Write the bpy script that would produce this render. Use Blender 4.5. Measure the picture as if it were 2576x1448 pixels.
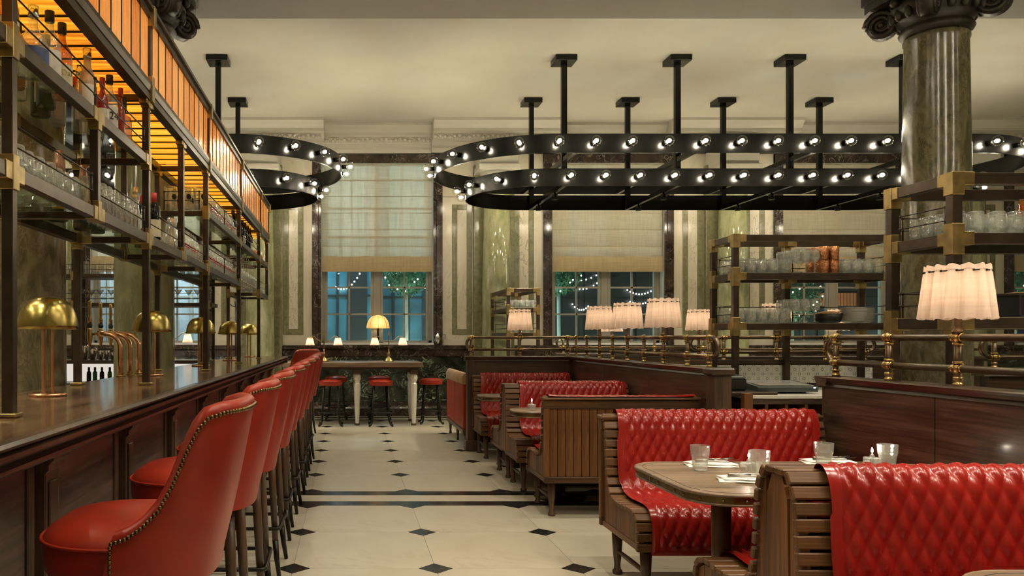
import bpy, math, random
from mathutils import Vector, Matrix
random.seed(7)
S = bpy.context.scene
COL = S.collection
for o in list(bpy.data.objects):
    bpy.data.objects.remove(o, do_unlink=True)
PI = math.pi
# ------------------------------------------------------------------ camera, world, exposure
F = 1970.0; VX = 876.0; VY = 848.0; HC = 1.32           # focal length (px), vanishing point (px), eye height (m)
cam = bpy.data.cameras.new('camera'); cam_o = bpy.data.objects.new('camera', cam); COL.objects.link(cam_o)
cam.sensor_fit = 'HORIZONTAL'; cam.sensor_width = 36.0; cam.lens = 36.0 * F / 2576.0
cam.shift_x = (1288 - VX) / 2576.0; cam.shift_y = (VY - 724) / 2576.0
cam.clip_start = 0.05; cam.clip_end = 200
cam_o.location = (0, 0, HC); cam_o.rotation_euler = (PI / 2, 0, 0)
S.camera = cam_o
wd = bpy.data.worlds.new('night_sky'); S.world = wd; wd.use_nodes = True
wd.node_tree.nodes['Background'].inputs[0].default_value = (0.02, 0.035, 0.06, 1)
wd.node_tree.nodes['Background'].inputs[1].default_value = 0.25
S.view_settings.view_transform = 'Standard'; S.view_settings.look = 'None'
S.view_settings.gamma = 1.0; S.view_settings.use_curve_mapping = False
S.view_settings.exposure = 0.48
S.cycles.use_denoising = True
S.cycles.use_adaptive_sampling = True; S.cycles.adaptive_threshold = .08
S.cycles.max_bounces = 4; S.cycles.diffuse_bounces = 3; S.cycles.glossy_bounces = 2
S.cycles.transmission_bounces = 2; S.cycles.transparent_max_bounces = 10
S.cycles.caustics_reflective = False; S.cycles.caustics_refractive = False
S.cycles.sample_clamp_indirect = 4.0
BULB_W = 10.5        # watts of one chandelier globe
LAMP_W = 2.4         # pleated rail lamp
MUSH_W = 8.0         # brass bar lamp
DOWN_W = 85.0        # small downlights added under the chandeliers to lift the floor
CEIL_W = 78.0       # unseen recessed downlights added to light the near bay
AMBER = 0.72          # strength of the backlit amber glass

def P(px, py, Y):
    return Vector(((px - VX) * Y / F, Y, HC - (py - VY) * Y / F))

# ------------------------------------------------------------------ mesh builder
class MB:
    def __init__(s):
        s.v = []; s.f = []; s.s = []
    def add(s, vs, fs, smooth=False):
        b = len(s.v); s.v += [tuple(p) for p in vs]
        for q in fs:
            s.f.append(tuple(i + b for i in q)); s.s.append(smooth)
        return s
    def box(s, x0, x1, y0, y1, z0, z1, b=0.0):
        if x1 < x0: x0, x1 = x1, x0
        if y1 < y0: y0, y1 = y1, y0
        if z1 < z0: z0, z1 = z1, z0
        if b <= 0:
            v = [(x, y, z) for z in (z0, z1) for y in (y0, y1) for x in (x0, x1)]
            return s.add(v, [(0, 2, 3, 1), (4, 5, 7, 6), (0, 1, 5, 4), (2, 6, 7, 3), (0, 4, 6, 2), (1, 3, 7, 5)])
        b = min(b, (x1 - x0) * .45, (y1 - y0) * .45, (z1 - z0) * .45)
        vs = []; idx = {}
        for i, (x, sx) in enumerate(((x0, 1), (x1, -1))):
            for j, (y, sy) in enumerate(((y0, 1), (y1, -1))):
                for k, (z, sz) in enumerate(((z0, 1), (z1, -1))):
                    for a in range(3):
                        idx[(i, j, k, a)] = len(vs)
                        vs.append((x + (0 if a == 0 else sx * b), y + (0 if a == 1 else sy * b), z + (0 if a == 2 else sz * b)))
        I = lambda i, j, k, a: idx[(i, j, k, a)]
        fs = [(I(0,0,0,0), I(0,0,1,0), I(0,1,1,0), I(0,1,0,0)), (I(1,0,0,0), I(1,1,0,0), I(1,1,1,0), I(1,0,1,0)),
              (I(0,0,0,1), I(1,0,0,1), I(1,0,1,1), I(0,0,1,1)), (I(0,1,0,1), I(0,1,1,1), I(1,1,1,1), I(1,1,0,1)),
              (I(0,0,0,2), I(0,1,0,2), I(1,1,0,2), I(1,0,0,2)), (I(0,0,1,2), I(1,0,1,2), I(1,1,1,2), I(0,1,1,2))]
        for i in (0, 1):
            for j in (0, 1):
                q = (I(i,j,0,0), I(i,j,0,1), I(i,j,1,1), I(i,j,1,0)); fs.append(q if (i ^ j) == 0 else q[::-1])
        for i in (0, 1):
            for k in (0, 1):
                q = (I(i,0,k,0), I(i,1,k,0), I(i,1,k,2), I(i,0,k,2)); fs.append(q if (i ^ k) == 0 else q[::-1])
        for j in (0, 1):
            for k in (0, 1):
                q = (I(0,j,k,1), I(0,j,k,2), I(1,j,k,2), I(1,j,k,1)); fs.append(q if (j ^ k) == 0 else q[::-1])
        for i in (0, 1):
            for j in (0, 1):
                for k in (0, 1):
                    q = (I(i,j,k,0), I(i,j,k,2), I(i,j,k,1)); fs.append(q if (i ^ j ^ k) == 0 else q[::-1])
        return s.add(vs, fs)
    def lathe(s, prof, n=24, c=(0, 0, 0), smooth=True, caps=True):
        vs = []; fs = []
        m = len(prof)
        for r, z in prof:
            for i in range(n):
                a = 2 * PI * i / n
                vs.append((c[0] + r * math.cos(a), c[1] + r * math.sin(a), c[2] + z))
        for j in range(m - 1):
            for i in range(n):
                k = (i + 1) % n
                fs.append((j * n + i, j * n + k, (j + 1) * n + k, (j + 1) * n + i))
        s.add(vs, fs, smooth)
        if caps:
            b = len(s.v) - len(vs)
            if prof[0][0] > 1e-5:
                s.f.append(tuple(b + i for i in range(n))[::-1]); s.s.append(False)
            if prof[-1][0] > 1e-5:
                s.f.append(tuple(b + (m - 1) * n + i for i in range(n))); s.s.append(False)
        return s
    def tube(s, pts, r, n=10, closed=False, smooth=True):
        pts = [Vector(p) for p in pts]; m = len(pts)
        rs = r if isinstance(r, (list, tuple)) else [r] * m
        tans = []
        for i in range(m):
            if closed: t = pts[(i + 1) % m] - pts[i - 1]
            else: t = pts[min(i + 1, m - 1)] - pts[max(i - 1, 0)]
            tans.append(t.normalized())
        up = Vector((0, 0, 1))
        if abs(tans[0].z) > .9: up = Vector((0, 1, 0))
        vs = []; fs = []
        nrm = (up - tans[0] * up.dot(tans[0])).normalized()
        for i in range(m):
            t = tans[i]; nrm = (nrm - t * nrm.dot(t))
            nrm = nrm.normalized() if nrm.length > 1e-6 else Vector((1, 0, 0))
            bi = t.cross(nrm)
            for k in range(n):
                a = 2 * PI * k / n
                vs.append(pts[i] + (nrm * math.cos(a) + bi * math.sin(a)) * rs[i])
        for i in range(m if closed else m - 1):
            j = (i + 1) % m
            for k in range(n):
                l = (k + 1) % n
                fs.append((i * n + k, i * n + l, j * n + l, j * n + k))
        s.add(vs, fs, smooth)
        if not closed:
            b = len(s.v) - len(vs)
            s.f.append(tuple(b + i for i in range(n))[::-1]); s.s.append(False)
            s.f.append(tuple(b + (m - 1) * n + i for i in range(n))); s.s.append(False)
        return s
    def sphere(s, c, r, n=12, m=8, sc=(1, 1, 1)):
        vs = [(c[0], c[1], c[2] - r * sc[2])]; fs = []
        for j in range(1, m):
            a = -PI / 2 + PI * j / m
            for i in range(n):
                b = 2 * PI * i / n
                vs.append((c[0] + r * sc[0] * math.cos(a) * math.cos(b), c[1] + r * sc[1] * math.cos(a) * math.sin(b), c[2] + r * sc[2] * math.sin(a)))
        vs.append((c[0], c[1], c[2] + r * sc[2])); t = len(vs) - 1
        for i in range(n):
            k = (i + 1) % n
            fs.append((0, 1 + k, 1 + i)); fs.append((t, t - n + i, t - n + k))
            for j in range(m - 2):
                p = 1 + j * n
                fs.append((p + i, p + k, p + n + k, p + n + i))
        return s.add(vs, fs, True)
    def prism(s, poly, axis, a0, a1, smooth=False):
        n = len(poly)
        def pt(p, a):
            return (a, p[0], p[1]) if axis == 'x' else ((p[0], a, p[1]) if axis == 'y' else (p[0], p[1], a))
        vs = [pt(p, a0) for p in poly] + [pt(p, a1) for p in poly]
        area = sum(poly[i][0] * poly[(i + 1) % n][1] - poly[(i + 1) % n][0] * poly[i][1] for i in range(n))
        flip = (area > 0) != (axis != 'y')
        if a1 < a0: flip = not flip
        fs = [tuple(range(n))[::-1], tuple(range(n, 2 * n))]
        if flip: fs = [q[::-1] for q in fs]
        s.add(vs, fs, False)
        b = len(s.v) - 2 * n
        for i in range(n):
            k = (i + 1) % n
            q = (b + i, b + k, b + n + k, b + n + i)
            s.f.append(q[::-1] if flip else q); s.s.append(smooth)
        return s
    def grid(s, fn, nu, nv, cu=False, smooth=True, flip=False):
        vs = [fn(i, j) for j in range(nv) for i in range(nu)]; fs = []
        for j in range(nv - 1):
            for i in range(nu if cu else nu - 1):
                k = (i + 1) % nu
                q = (j * nu + i, j * nu + k, (j + 1) * nu + k, (j + 1) * nu + i)
                fs.append(q[::-1] if flip else q)
        return s.add(vs, fs, smooth)
    def xf(s, M, start=0):
        for i in range(start, len(s.v)):
            s.v[i] = tuple(M @ Vector(s.v[i]))
        return s
    def mesh(s, name, mat, off=None):
        me = bpy.data.meshes.new(name)
        vs = s.v if off is None else [(a - off[0], b - off[1], c - off[2]) for a, b, c in s.v]
        me.from_pydata(vs, [], s.f); me.polygons.foreach_set('use_smooth', s.s)
        if mat: me.materials.append(mat)
        me.update()
        return me

def tag(o, label=None, cat=None, group=None, kind=None):
    if label: o['label'] = label
    if cat: o['category'] = cat
    if group: o['group'] = group
    if kind: o['kind'] = kind
    return o
def link(name, me, parent=None, loc=(0, 0, 0), rot=(0, 0, 0)):
    o = bpy.data.objects.new(name, me); COL.objects.link(o)
    o.location = loc; o.rotation_euler = rot
    if parent: o.parent = parent
    return o
def rootpos(p):
    v = Vector((0, 0, 0))
    while p: v += p.location; p = p.parent
    return v
def part(name, mb, mat, parent=None, label=None, kind=None):
    """mesh given in world coordinates, stored relative to its (unrotated) parent"""
    o = link(name, mb.mesh(name, mat, rootpos(parent) if parent else None), parent)
    return tag(o, label, None, None, kind)
def lpart(name, mb, mat, parent=None, loc=(0, 0, 0), rot=(0, 0, 0), label=None, kind=None):
    """mesh given in the parent's local coordinates"""
    me = mb if isinstance(mb, bpy.types.Mesh) else mb.mesh(name, mat)
    return tag(link(name, me, parent, loc, rot), label, None, None, kind)
def thing(name, label, cat, loc=(0, 0, 0), rz=0, group=None):
    o = link(name, None, None, loc, (0, 0, rz)); o.empty_display_size = .1
    return tag(o, label, cat, group)
def single(name, mb, mat, label, cat, loc=(0, 0, 0), rz=0, group=None, world=False):
    me = mb if isinstance(mb, bpy.types.Mesh) else mb.mesh(name, mat, loc if world else None)
    o = link(name, me, None, loc, (0, 0, rz))
    return tag(o, label, cat, group)
def struct(name, mb, mat, parent=None):
    o = part(name, mb, mat, parent)
    if not parent: o['kind'] = 'structure'
    return o
def dup(o, loc=None, rz=None, label=None, group=None, parent=None):
    c = o.copy(); COL.objects.link(c); c.parent = parent
    if loc is not None: c.location = loc
    if rz is not None: c.rotation_euler = (0, 0, rz)
    if label: c['label'] = label
    if group: c['group'] = group
    for ch in list(o.children): dup(ch, parent=c)
    return c
def lamp(name, loc, watts, color, radius=.03, parent=None):
    l = bpy.data.lights.new(name, 'POINT'); l.energy = watts; l.color = color; l.shadow_soft_size = radius
    return link(name, l, parent, loc)

# ------------------------------------------------------------------ materials
def newmat(name):
    m = bpy.data.materials.new(name); m.use_nodes = True
    nt = m.node_tree; b = nt.nodes['Principled BSDF']
    return m, nt, b
def N(nt, t, **kw):
    n = nt.nodes.new(t)
    for k, v in kw.items():
        if hasattr(n, k): setattr(n, k, v)
        else: n.inputs[k].default_value = v
    return n
def c4(c): return (c[0], c[1], c[2], 1)
def coords(nt, scale=(1, 1, 1), rot=(0, 0, 0), gen='Object'):
    t = N(nt, 'ShaderNodeTexCoord'); m = N(nt, 'ShaderNodeMapping')
    m.inputs['Scale'].default_value = scale; m.inputs['Rotation'].default_value = rot
    nt.links.new(t.outputs[gen], m.inputs['Vector'])
    return m.outputs['Vector']
def ramp(nt, fac, stops):
    r = N(nt, 'ShaderNodeValToRGB'); e = r.color_ramp.elements
    while len(e) < len(stops): e.new(.5)
    for i, (p, c) in enumerate(stops):
        e[i].position = p; e[i].color = c4(c)
    nt.links.new(fac, r.inputs['Fac'])
    return r.outputs['Color']
def bump(nt, b, h, strength=.2, dist=.01):
    n = N(nt, 'ShaderNodeBump'); n.inputs['Strength'].default_value = strength; n.inputs['Distance'].default_value = dist
    nt.links.new(h, n.inputs['Height']); nt.links.new(n.outputs['Normal'], b.inputs['Normal'])
def plain(name, col, rough=.5, metal=0, var=.12, nscale=6, coat=0, bmp=0, spec=.5):
    m, nt, b = newmat(name)
    n = N(nt, 'ShaderNodeTexNoise'); n.inputs['Scale'].default_value = nscale; n.inputs['Detail'].default_value = 3
    nt.links.new(coords(nt), n.inputs['Vector'])
    lo = [max(0, x * (1 - var)) for x in col]; hi = [min(1, x * (1 + var)) for x in col]
    nt.links.new(ramp(nt, n.outputs['Fac'], [(.3, lo), (.7, hi)]), b.inputs['Base Color'])
    b.inputs['Roughness'].default_value = rough; b.inputs['Metallic'].default_value = metal
    b.inputs['Coat Weight'].default_value = coat; b.inputs['Specular IOR Level'].default_value = spec
    if bmp: bump(nt, b, n.outputs['Fac'], bmp)
    return m
def wood(name, c0, c1, axis=0, rough=.4, grain=22, coat=0.0, dark=None, bmp=.15):
    m, nt, b = newmat(name)
    sc = [grain * 2.2] * 3; sc[axis] = grain * .09
    v = coords(nt, tuple(sc))
    n = N(nt, 'ShaderNodeTexNoise'); n.inputs['Scale'].default_value = 1.0; n.inputs['Detail'].default_value = 4; n.inputs['Roughness'].default_value = .7; n.inputs['Distortion'].default_value = .6
    nt.links.new(v, n.inputs['Vector'])
    sc2 = [9, 9, 9]; sc2[axis] = 1.1
    n2 = N(nt, 'ShaderNodeTexNoise'); n2.inputs['Scale'].default_value = 1.0; n2.inputs['Detail'].default_value = 3
    nt.links.new(coords(nt, tuple(sc2)), n2.inputs['Vector'])
    mx = N(nt, 'ShaderNodeMath', operation='ADD'); nt.links.new(n.outputs['Fac'], mx.inputs[0]); nt.links.new(n2.outputs['Fac'], mx.inputs[1])
    ml = N(nt, 'ShaderNodeMath', operation='MULTIPLY'); nt.links.new(mx.outputs[0], ml.inputs[0]); ml.inputs[1].default_value = .5
    mid = [(a + d) / 2 for a, d in zip(c0, c1)]
    rc = ramp(nt, ml.outputs[0], [(.36, dark or [x * .45 for x in c0]), (.46, c0), (.53, mid), (.63, [x * 1.15 for x in c1])])
    oi = N(nt, 'ShaderNodeObjectInfo'); hv = N(nt, 'ShaderNodeHueSaturation')
    mr = N(nt, 'ShaderNodeMapRange'); nt.links.new(oi.outputs['Random'], mr.inputs['Value']); mr.inputs['To Min'].default_value = .78; mr.inputs['To Max'].default_value = 1.18
    nt.links.new(mr.outputs[0], hv.inputs['Value']); nt.links.new(rc, hv.inputs['Color']); nt.links.new(hv.outputs[0], b.inputs['Base Color'])
    b.inputs['Roughness'].default_value = rough; b.inputs['Coat Weight'].default_value = coat; b.inputs['Coat Roughness'].default_value = .12
    bump(nt, b, n.outputs['Fac'], bmp, .004)
    return m
def marble(name, base, base2, vein, scale=3, vw=.03, rough=.18, amount=1.0, stretch=(1, 1, 1), rot=(0, 0, 0), cloud=(.35, .65)):
    m, nt, b = newmat(name)
    v = coords(nt, stretch, rot)
    n = N(nt, 'ShaderNodeTexNoise'); n.inputs['Scale'].default_value = scale; n.inputs['Detail'].default_value = 5; n.inputs['Distortion'].default_value = 1.2
    nt.links.new(v, n.inputs['Vector'])
    bc = ramp(nt, n.outputs['Fac'], [(cloud[0], base), (cloud[1], base2)])
    w = N(nt, 'ShaderNodeTexNoise'); w.inputs['Scale'].default_value = scale * .9; w.inputs['Detail'].default_value = 4; w.inputs['Distortion'].default_value = 2.5
    w.inputs['Roughness'].default_value = .6
    mp = N(nt, 'ShaderNodeMapping'); mp.inputs['Location'].default_value = (5.3, 1.7, 9.1); nt.links.new(v, mp.inputs['Vector']); nt.links.new(mp.outputs[0], w.inputs['Vector'])
    sb = N(nt, 'ShaderNodeMath', operation='SUBTRACT'); nt.links.new(w.outputs['Fac'], sb.inputs[0]); sb.inputs[1].default_value = .5
    ab = N(nt, 'ShaderNodeMath', operation='ABSOLUTE'); nt.links.new(sb.outputs[0], ab.inputs[0])
    mr = N(nt, 'ShaderNodeMapRange'); nt.links.new(ab.outputs[0], mr.inputs['Value'])
    mr.inputs['From Min'].default_value = 0; mr.inputs['From Max'].default_value = vw; mr.inputs['To Min'].default_value = amount; mr.inputs['To Max'].default_value = 0
    n3 = N(nt, 'ShaderNodeTexNoise'); n3.inputs['Scale'].default_value = scale * .7; nt.links.new(v, n3.inputs['Vector'])
    mr2 = N(nt, 'ShaderNodeMapRange'); nt.links.new(n3.outputs['Fac'], mr2.inputs['Value']); mr2.inputs['From Min'].default_value = .4; mr2.inputs['From Max'].default_value = .62
    mu = N(nt, 'ShaderNodeMath', operation='MULTIPLY'); nt.links.new(mr.outputs[0], mu.inputs[0]); nt.links.new(mr2.outputs[0], mu.inputs[1])
    mix = N(nt, 'ShaderNodeMix', data_type='RGBA'); nt.links.new(mu.outputs[0], mix.inputs[0]); nt.links.new(bc, mix.inputs[6]); mix.inputs[7].default_value = c4(vein)
    nt.links.new(mix.outputs[2], b.inputs['Base Color'])
    b.inputs['Roughness'].default_value = rough
    return m
def clear(name, tint=(1, 1, 1), refl=.9, rough=.02, base=.04, edge=.75, body=0.0, bodycol=(1, 1, 1)):
    """thin clear glass: see-through head on, mirror-like towards the rim"""
    m, nt, b = newmat(name); nt.nodes.remove(b)
    out = nt.nodes['Material Output']
    tr = N(nt, 'ShaderNodeBsdfTransparent'); tr.inputs[0].default_value = c4(tint)
    gl = N(nt, 'ShaderNodeBsdfGlossy'); gl.inputs['Color'].default_value = (refl, refl, refl, 1); gl.inputs['Roughness'].default_value = rough
    lw = N(nt, 'ShaderNodeLayerWeight'); lw.inputs['Blend'].default_value = .35
    mr = N(nt, 'ShaderNodeMapRange'); nt.links.new(lw.outputs['Facing'], mr.inputs['Value'])
    mr.inputs['To Min'].default_value = base; mr.inputs['To Max'].default_value = edge; mr.inputs['From Min'].default_value = .2
    mx = N(nt, 'ShaderNodeMixShader'); nt.links.new(mr.outputs[0], mx.inputs[0]); nt.links.new(tr.outputs[0], mx.inputs[1]); nt.links.new(gl.outputs[0], mx.inputs[2])
    last = mx.outputs[0]
    if body > 0:
        df = N(nt, 'ShaderNodeBsdfDiffuse'); df.inputs[0].default_value = c4(bodycol)
        m2 = N(nt, 'ShaderNodeMixShader'); m2.inputs[0].default_value = body
        nt.links.new(last, m2.inputs[1]); nt.links.new(df.outputs[0], m2.inputs[2]); last = m2.outputs[0]
    nt.links.new(last, out.inputs['Surface'])
    return m
def glow(name, col, strength, base=None):
    m, nt, b = newmat(name)
    b.inputs['Base Color'].default_value = c4(base or col); b.inputs['Roughness'].default_value = .5
    b.inputs['Emission Color'].default_value = c4(col); b.inputs['Emission Strength'].default_value = strength
    return m
def linen(name, col, trans=.55, scale=240):
    m, nt, b = newmat(name); out = nt.nodes['Material Output']; nt.nodes.remove(b)
    n = N(nt, 'ShaderNodeTexNoise'); n.inputs['Scale'].default_value = 1.0; n.inputs['Detail'].default_value = 3
    nt.links.new(coords(nt, (scale * .3, scale * .3, scale * .02)), n.inputs['Vector'])
    n2 = N(nt, 'ShaderNodeTexNoise'); n2.inputs['Scale'].default_value = 1.0
    nt.links.new(coords(nt, (scale * .02, scale * .02, scale * .4)), n2.inputs['Vector'])
    ad = N(nt, 'ShaderNodeMath', operation='ADD'); nt.links.new(n.outputs['Fac'], ad.inputs[0]); nt.links.new(n2.outputs['Fac'], ad.inputs[1])
    hf = N(nt, 'ShaderNodeMath', operation='MULTIPLY'); nt.links.new(ad.outputs[0], hf.inputs[0]); hf.inputs[1].default_value = .5
    c = ramp(nt, hf.outputs[0], [(.35, [x * .8 for x in col]), (.65, col)])
    d = N(nt, 'ShaderNodeBsdfDiffuse'); t = N(nt, 'ShaderNodeBsdfTranslucent')
    nt.links.new(c, d.inputs[0]); nt.links.new(c, t.inputs[0])
    mx = N(nt, 'ShaderNodeMixShader'); mx.inputs[0].default_value = trans
    nt.links.new(d.outputs[0], mx.inputs[1]); nt.links.new(t.outputs[0], mx.inputs[2]); nt.links.new(mx.outputs[0], out.inputs['Surface'])
    return m
def leather(name, c0, c1, rough=.32):
    m, nt, b = newmat(name); v = coords(nt)
    n = N(nt, 'ShaderNodeTexNoise'); n.inputs['Scale'].default_value = 5; n.inputs['Detail'].default_value = 5; nt.links.new(v, n.inputs['Vector'])
    nt.links.new(ramp(nt, n.outputs['Fac'], [(.3, c0), (.7, c1)]), b.inputs['Base Color'])
    n2 = N(nt, 'ShaderNodeTexNoise'); n2.inputs['Scale'].default_value = 220; n2.inputs['Detail'].default_value = 1; nt.links.new(v, n2.inputs['Vector'])
    bump(nt, b, n2.outputs['Fac'], .06, .002)
    b.inputs['Roughness'].default_value = rough; b.inputs['Specular IOR Level'].default_value = .4
    return m
def amber(name, dark, mid, light, axis, strength):
    """streaky backlit art glass"""
    m, nt, b = newmat(name)
    sc = [14, 14, 14]; sc[axis] = 1.6
    n = N(nt, 'ShaderNodeTexNoise'); n.inputs['Scale'].default_value = 1.5; n.inputs['Detail'].default_value = 5; n.inputs['Distortion'].default_value = .7
    nt.links.new(coords(nt, tuple(sc), gen='Object'), n.inputs['Vector'])
    oi = N(nt, 'ShaderNodeObjectInfo')
    ad = N(nt, 'ShaderNodeMath', operation='MULTIPLY_ADD'); nt.links.new(oi.outputs['Random'], ad.inputs[0]); ad.inputs[1].default_value = .26; nt.links.new(n.outputs['Fac'], ad.inputs[2])
    c = ramp(nt, ad.outputs[0], [(.40, dark), (.60, mid), (.86, light)])
    nt.links.new(c, b.inputs['Base Color']); nt.links.new(c, b.inputs['Emission Color'])
    b.inputs['Emission Strength'].default_value = strength; b.inputs['Roughness'].default_value = .18
    n2 = N(nt, 'ShaderNodeTexNoise'); n2.inputs['Scale'].default_value = 1.0; n2.inputs['Detail'].default_value = 2
    nt.links.new(coords(nt, (60, 60, 60)), n2.inputs['Vector'])
    bump(nt, b, n2.outputs['Fac'], .35, .006)
    return m

M = {}
M['plaster'] = plain('cream_plaster', (.53, .51, .435), .75, var=.03, nscale=2)
M['plaster_orn'] = plain('cream_ornament', (.60, .57, .48), .7, var=.1, nscale=30)
M['beam'] = plain('grey_beam_paint', (.36, .355, .33), .75, var=.03, nscale=2)
M['cream_marble'] = marble('cream_marble', (.60, .55, .42), (.68, .64, .52), (.30, .27, .20), 1.6, .012, .22, .55, (1, 1, .5))
M['vein_panel'] = marble('veined_cream_marble', (.60, .55, .42), (.67, .63, .51), (.22, .19, .14), 2.6, .02, .22, .8, (1.6, 1.6, .45))
M['olive_marble'] = marble('olive_green_marble', (.15, .15, .075), (.23, .22, .12), (.30, .29, .18), 9, .05, .2, .4)
M['column_marble'] = marble('green_column_marble', (.19, .20, .10), (.33, .33, .19), (.46, .43, .31), 4.2, .02, .12, .5, (1.5, 1.5, .5), (.1, .15, 0))
M['brown_column'] = marble('brown_green_column_marble', (.085, .078, .040), (.20, .175, .10), (.33, .26, .16), 9.0, .03, .17, .6, (1.3, 1.3, .6), (.1, .15, 0))
M['dark_marble'] = marble('dark_brown_marble', (.018, .012, .009), (.055, .034, .026), (.45, .40, .34), 3.4, .016, .14, .75)
M['verde_marble'] = marble('verde_marble', (.010, .014, .010), (.034, .042, .028), (.48, .56, .38), 3.6, .022, .12, 1.0, (1, 1, 1.4), (0, .6, 0))
M['floor_tile'] = marble('cream_floor_stone', (.48, .435, .335), (.55, .505, .40), (.36, .31, .22), 1.3, .03, .33, .35)
M['floor_black'] = plain('black_floor_stone', (.016, .016, .016), .2, var=.4, nscale=8)
M['grout'] = plain('floor_grout', (.30, .26, .19), .8)
M['dark_wood'] = wood('dark_oak', (.045, .025, .015), (.105, .060, .036), 0, .42, 26, .12)
M['dark_wood_y'] = wood('dark_oak_along_bar', (.042, .023, .014), (.105, .060, .036), 1, .34, 26, .3)
M['dark_wood_z'] = wood('dark_oak_upright', (.055, .027, .015), (.12, .062, .035), 2, .42, 26, .12)
M['panel_wood'] = wood('dark_red_oak_panel', (.055, .024, .019), (.125, .062, .052), 1, .36, 18, .15)
M['counter_wood'] = wood('polished_bar_top', (.15, .076, .038), (.31, .17, .09), 1, .2, 16, .9, bmp=.02)
M['bench_wood'] = wood('aged_bench_wood', (.062, .025, .007), (.135, .060, .018), 0, .5, 30, .05)
M['bench_wood_z'] = wood('aged_bench_planks', (.105, .038, .009), (.21, .085, .022), 2, .5, 24, .05)
M['bench_wood_y'] = wood('aged_bench_frame', (.072, .029, .008), (.15, .067, .020), 1, .5, 28, .05)
M['table_wood'] = wood('worn_table_wood', (.13, .080, .045), (.235, .155, .095), 0, .42, 20, .05)
M['leg_wood'] = wood('dark_stool_leg_wood', (.055, .027, .013), (.12, .064, .031), 2, .4, 30, .15)
M['bronze'] = plain('dark_bronze', (.085, .062, .045), .36, .9, .25, 9)
M['brass'] = plain('aged_brass', (.37, .27, .115), .38, 1, .3, 14)
M['brass_pol'] = plain('polished_brass', (.50, .36, .15), .27, 1, .2, 10)
M['dome_brass'] = plain('brushed_brass_dome', (.42, .32, .10), .26, 1, .3, 5)
M['copper'] = plain('copper', (.80, .47, .27), .25, 1, .15, 12)
M['bronze_rail'] = plain('brown_bronze_rail', (.20, .145, .095), .3, .95, .25, 8)
M['steel_black'] = plain('black_steel', (.006, .006, .0055), .22, 0, .3, 4, spec=.35)
M['iron'] = plain('dark_iron', (.030, .027, .022), .35, .8, .25, 8)
M['rod'] = plain('thin_dark_rod', (.05, .036, .028), .4, .8, .2, 8)
M['red'] = leather('red_leather', (.27, .019, .009), (.40, .033, .014), .36)
M['red_quilt'] = leather('red_quilted_leather', (.23, .009, .007), (.33, .016, .010), .21)
M['tan'] = leather('tan_leather', (.42, .27, .15), (.50, .33, .2), .5)
M['nail'] = plain('antique_brass_nail', (.20, .14, .065), .32, 1, .2, 30)
M['white_paint'] = plain('white_enamel', (.78, .75, .66), .28, var=.03)
M['glass'] = clear('clear_glass', (.97, .985, .97), 1.0, .05, .12, .9, .11, (.92, .94, .90))  # whitish diffuse body mixed in to stand for sparkle
M['glass_shelf'] = clear('green_tinted_shelf_glass', (.86, .92, .87), .8, .03, .04, .30)
M['pane'] = clear('window_pane', (.86, .92, .94), .8, .01, .04, .5)
M['globe'] = clear('clear_globe', (.99, .99, .97), .9, .02, .03, .55)
M['amber_glass'] = clear('amber_tumbler_glass', (1.0, .62, .32), .9, .04, .1, .7, .12, (.8, .3, .05))
M['frost'] = clear('frosted_bottle', (.85, .8, .76), .6, .3, .1, .4, .45, (.62, .55, .5))
M['whisky'] = clear('whisky_bottle', (.80, .52, .20), .9, .03, .10, .75, .10, (.35, .16, .04))
M['green_glass'] = clear('dark_green_bottle', (.05, .16, .05), .9, .03, .08, .6, .15, (.02, .07, .02))
M['dark_glass'] = clear('dark_wine_bottle', (.03, .035, .03), .9, .03, .06, .5, .3, (.012, .013, .014))
M['red_glass'] = plain('red_bottle', (.28, .015, .015), .2, coat=.5)
M['fil'] = glow('glowing_filament', (1.0, .86, .58), 60)
M['lampbulb'] = glow('warm_lamp_bulb', (1.0, .80, .50), 20)
M['white_dot'] = glow('white_fairy_light', (1.0, .95, .85), 14)
M['flame'] = glow('small_flame', (1.0, .93, .85), 25)
M['linen'] = linen('linen_shade', (.80, .63, .54), .55)
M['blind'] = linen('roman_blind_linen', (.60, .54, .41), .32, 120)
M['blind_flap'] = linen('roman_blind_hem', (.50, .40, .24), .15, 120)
M['silk'] = linen('amber_silk_shade', (.85, .60, .28), .6, 160)
M['amber_front'] = amber('amber_front_glass', (.40, .10, .014), (.58, .20, .035), (.72, .33, .09), 2, .75 * AMBER)
M['amber_soffit'] = amber('amber_soffit_glass', (.62, .16, .008), (.95, .38, .02), (1.0, .56, .06), 0, 1.15 * AMBER)
M['lead'] = plain('dark_lead_came', (.022, .018, .014), .5, .4)
M['paper'] = plain('cream_paper_label', (.70, .64, .44), .7, var=.08, nscale=30)
M['white_label'] = plain('white_label', (.75, .73, .68), .7, var=.04)
M['ink'] = plain('black_ink', (.015, .015, .015), .6)
M['gold_ink'] = plain('gold_ink', (.45, .33, .1), .5)
M['red_ink'] = plain('red_print', (.5, .03, .03), .5)
M['napkin'] = plain('white_napkin_cloth', (.80, .78, .72), .85, var=.04, nscale=20)
M['silver'] = plain('silver_cutlery', (.75, .74, .70), .18, 1, .08, 20)
M['china'] = plain('white_china', (.72, .70, .64), .2, var=.03)
M['black_plastic'] = plain('black_plastic', (.012, .012, .013), .35)
M['till'] = plain('grey_green_plastic', (.045, .058, .052), .4)
M['screen'] = plain('dull_screen', (.36, .35, .33), .12)
M['counter_white'] = marble('white_marble_counter', (.68, .66, .58), (.74, .72, .65), (.5, .48, .42), 3, .02, .25, .3)
M['tile_white'] = plain('white_glazed_tile', (.70, .69, .62), .15, var=.03)
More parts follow.
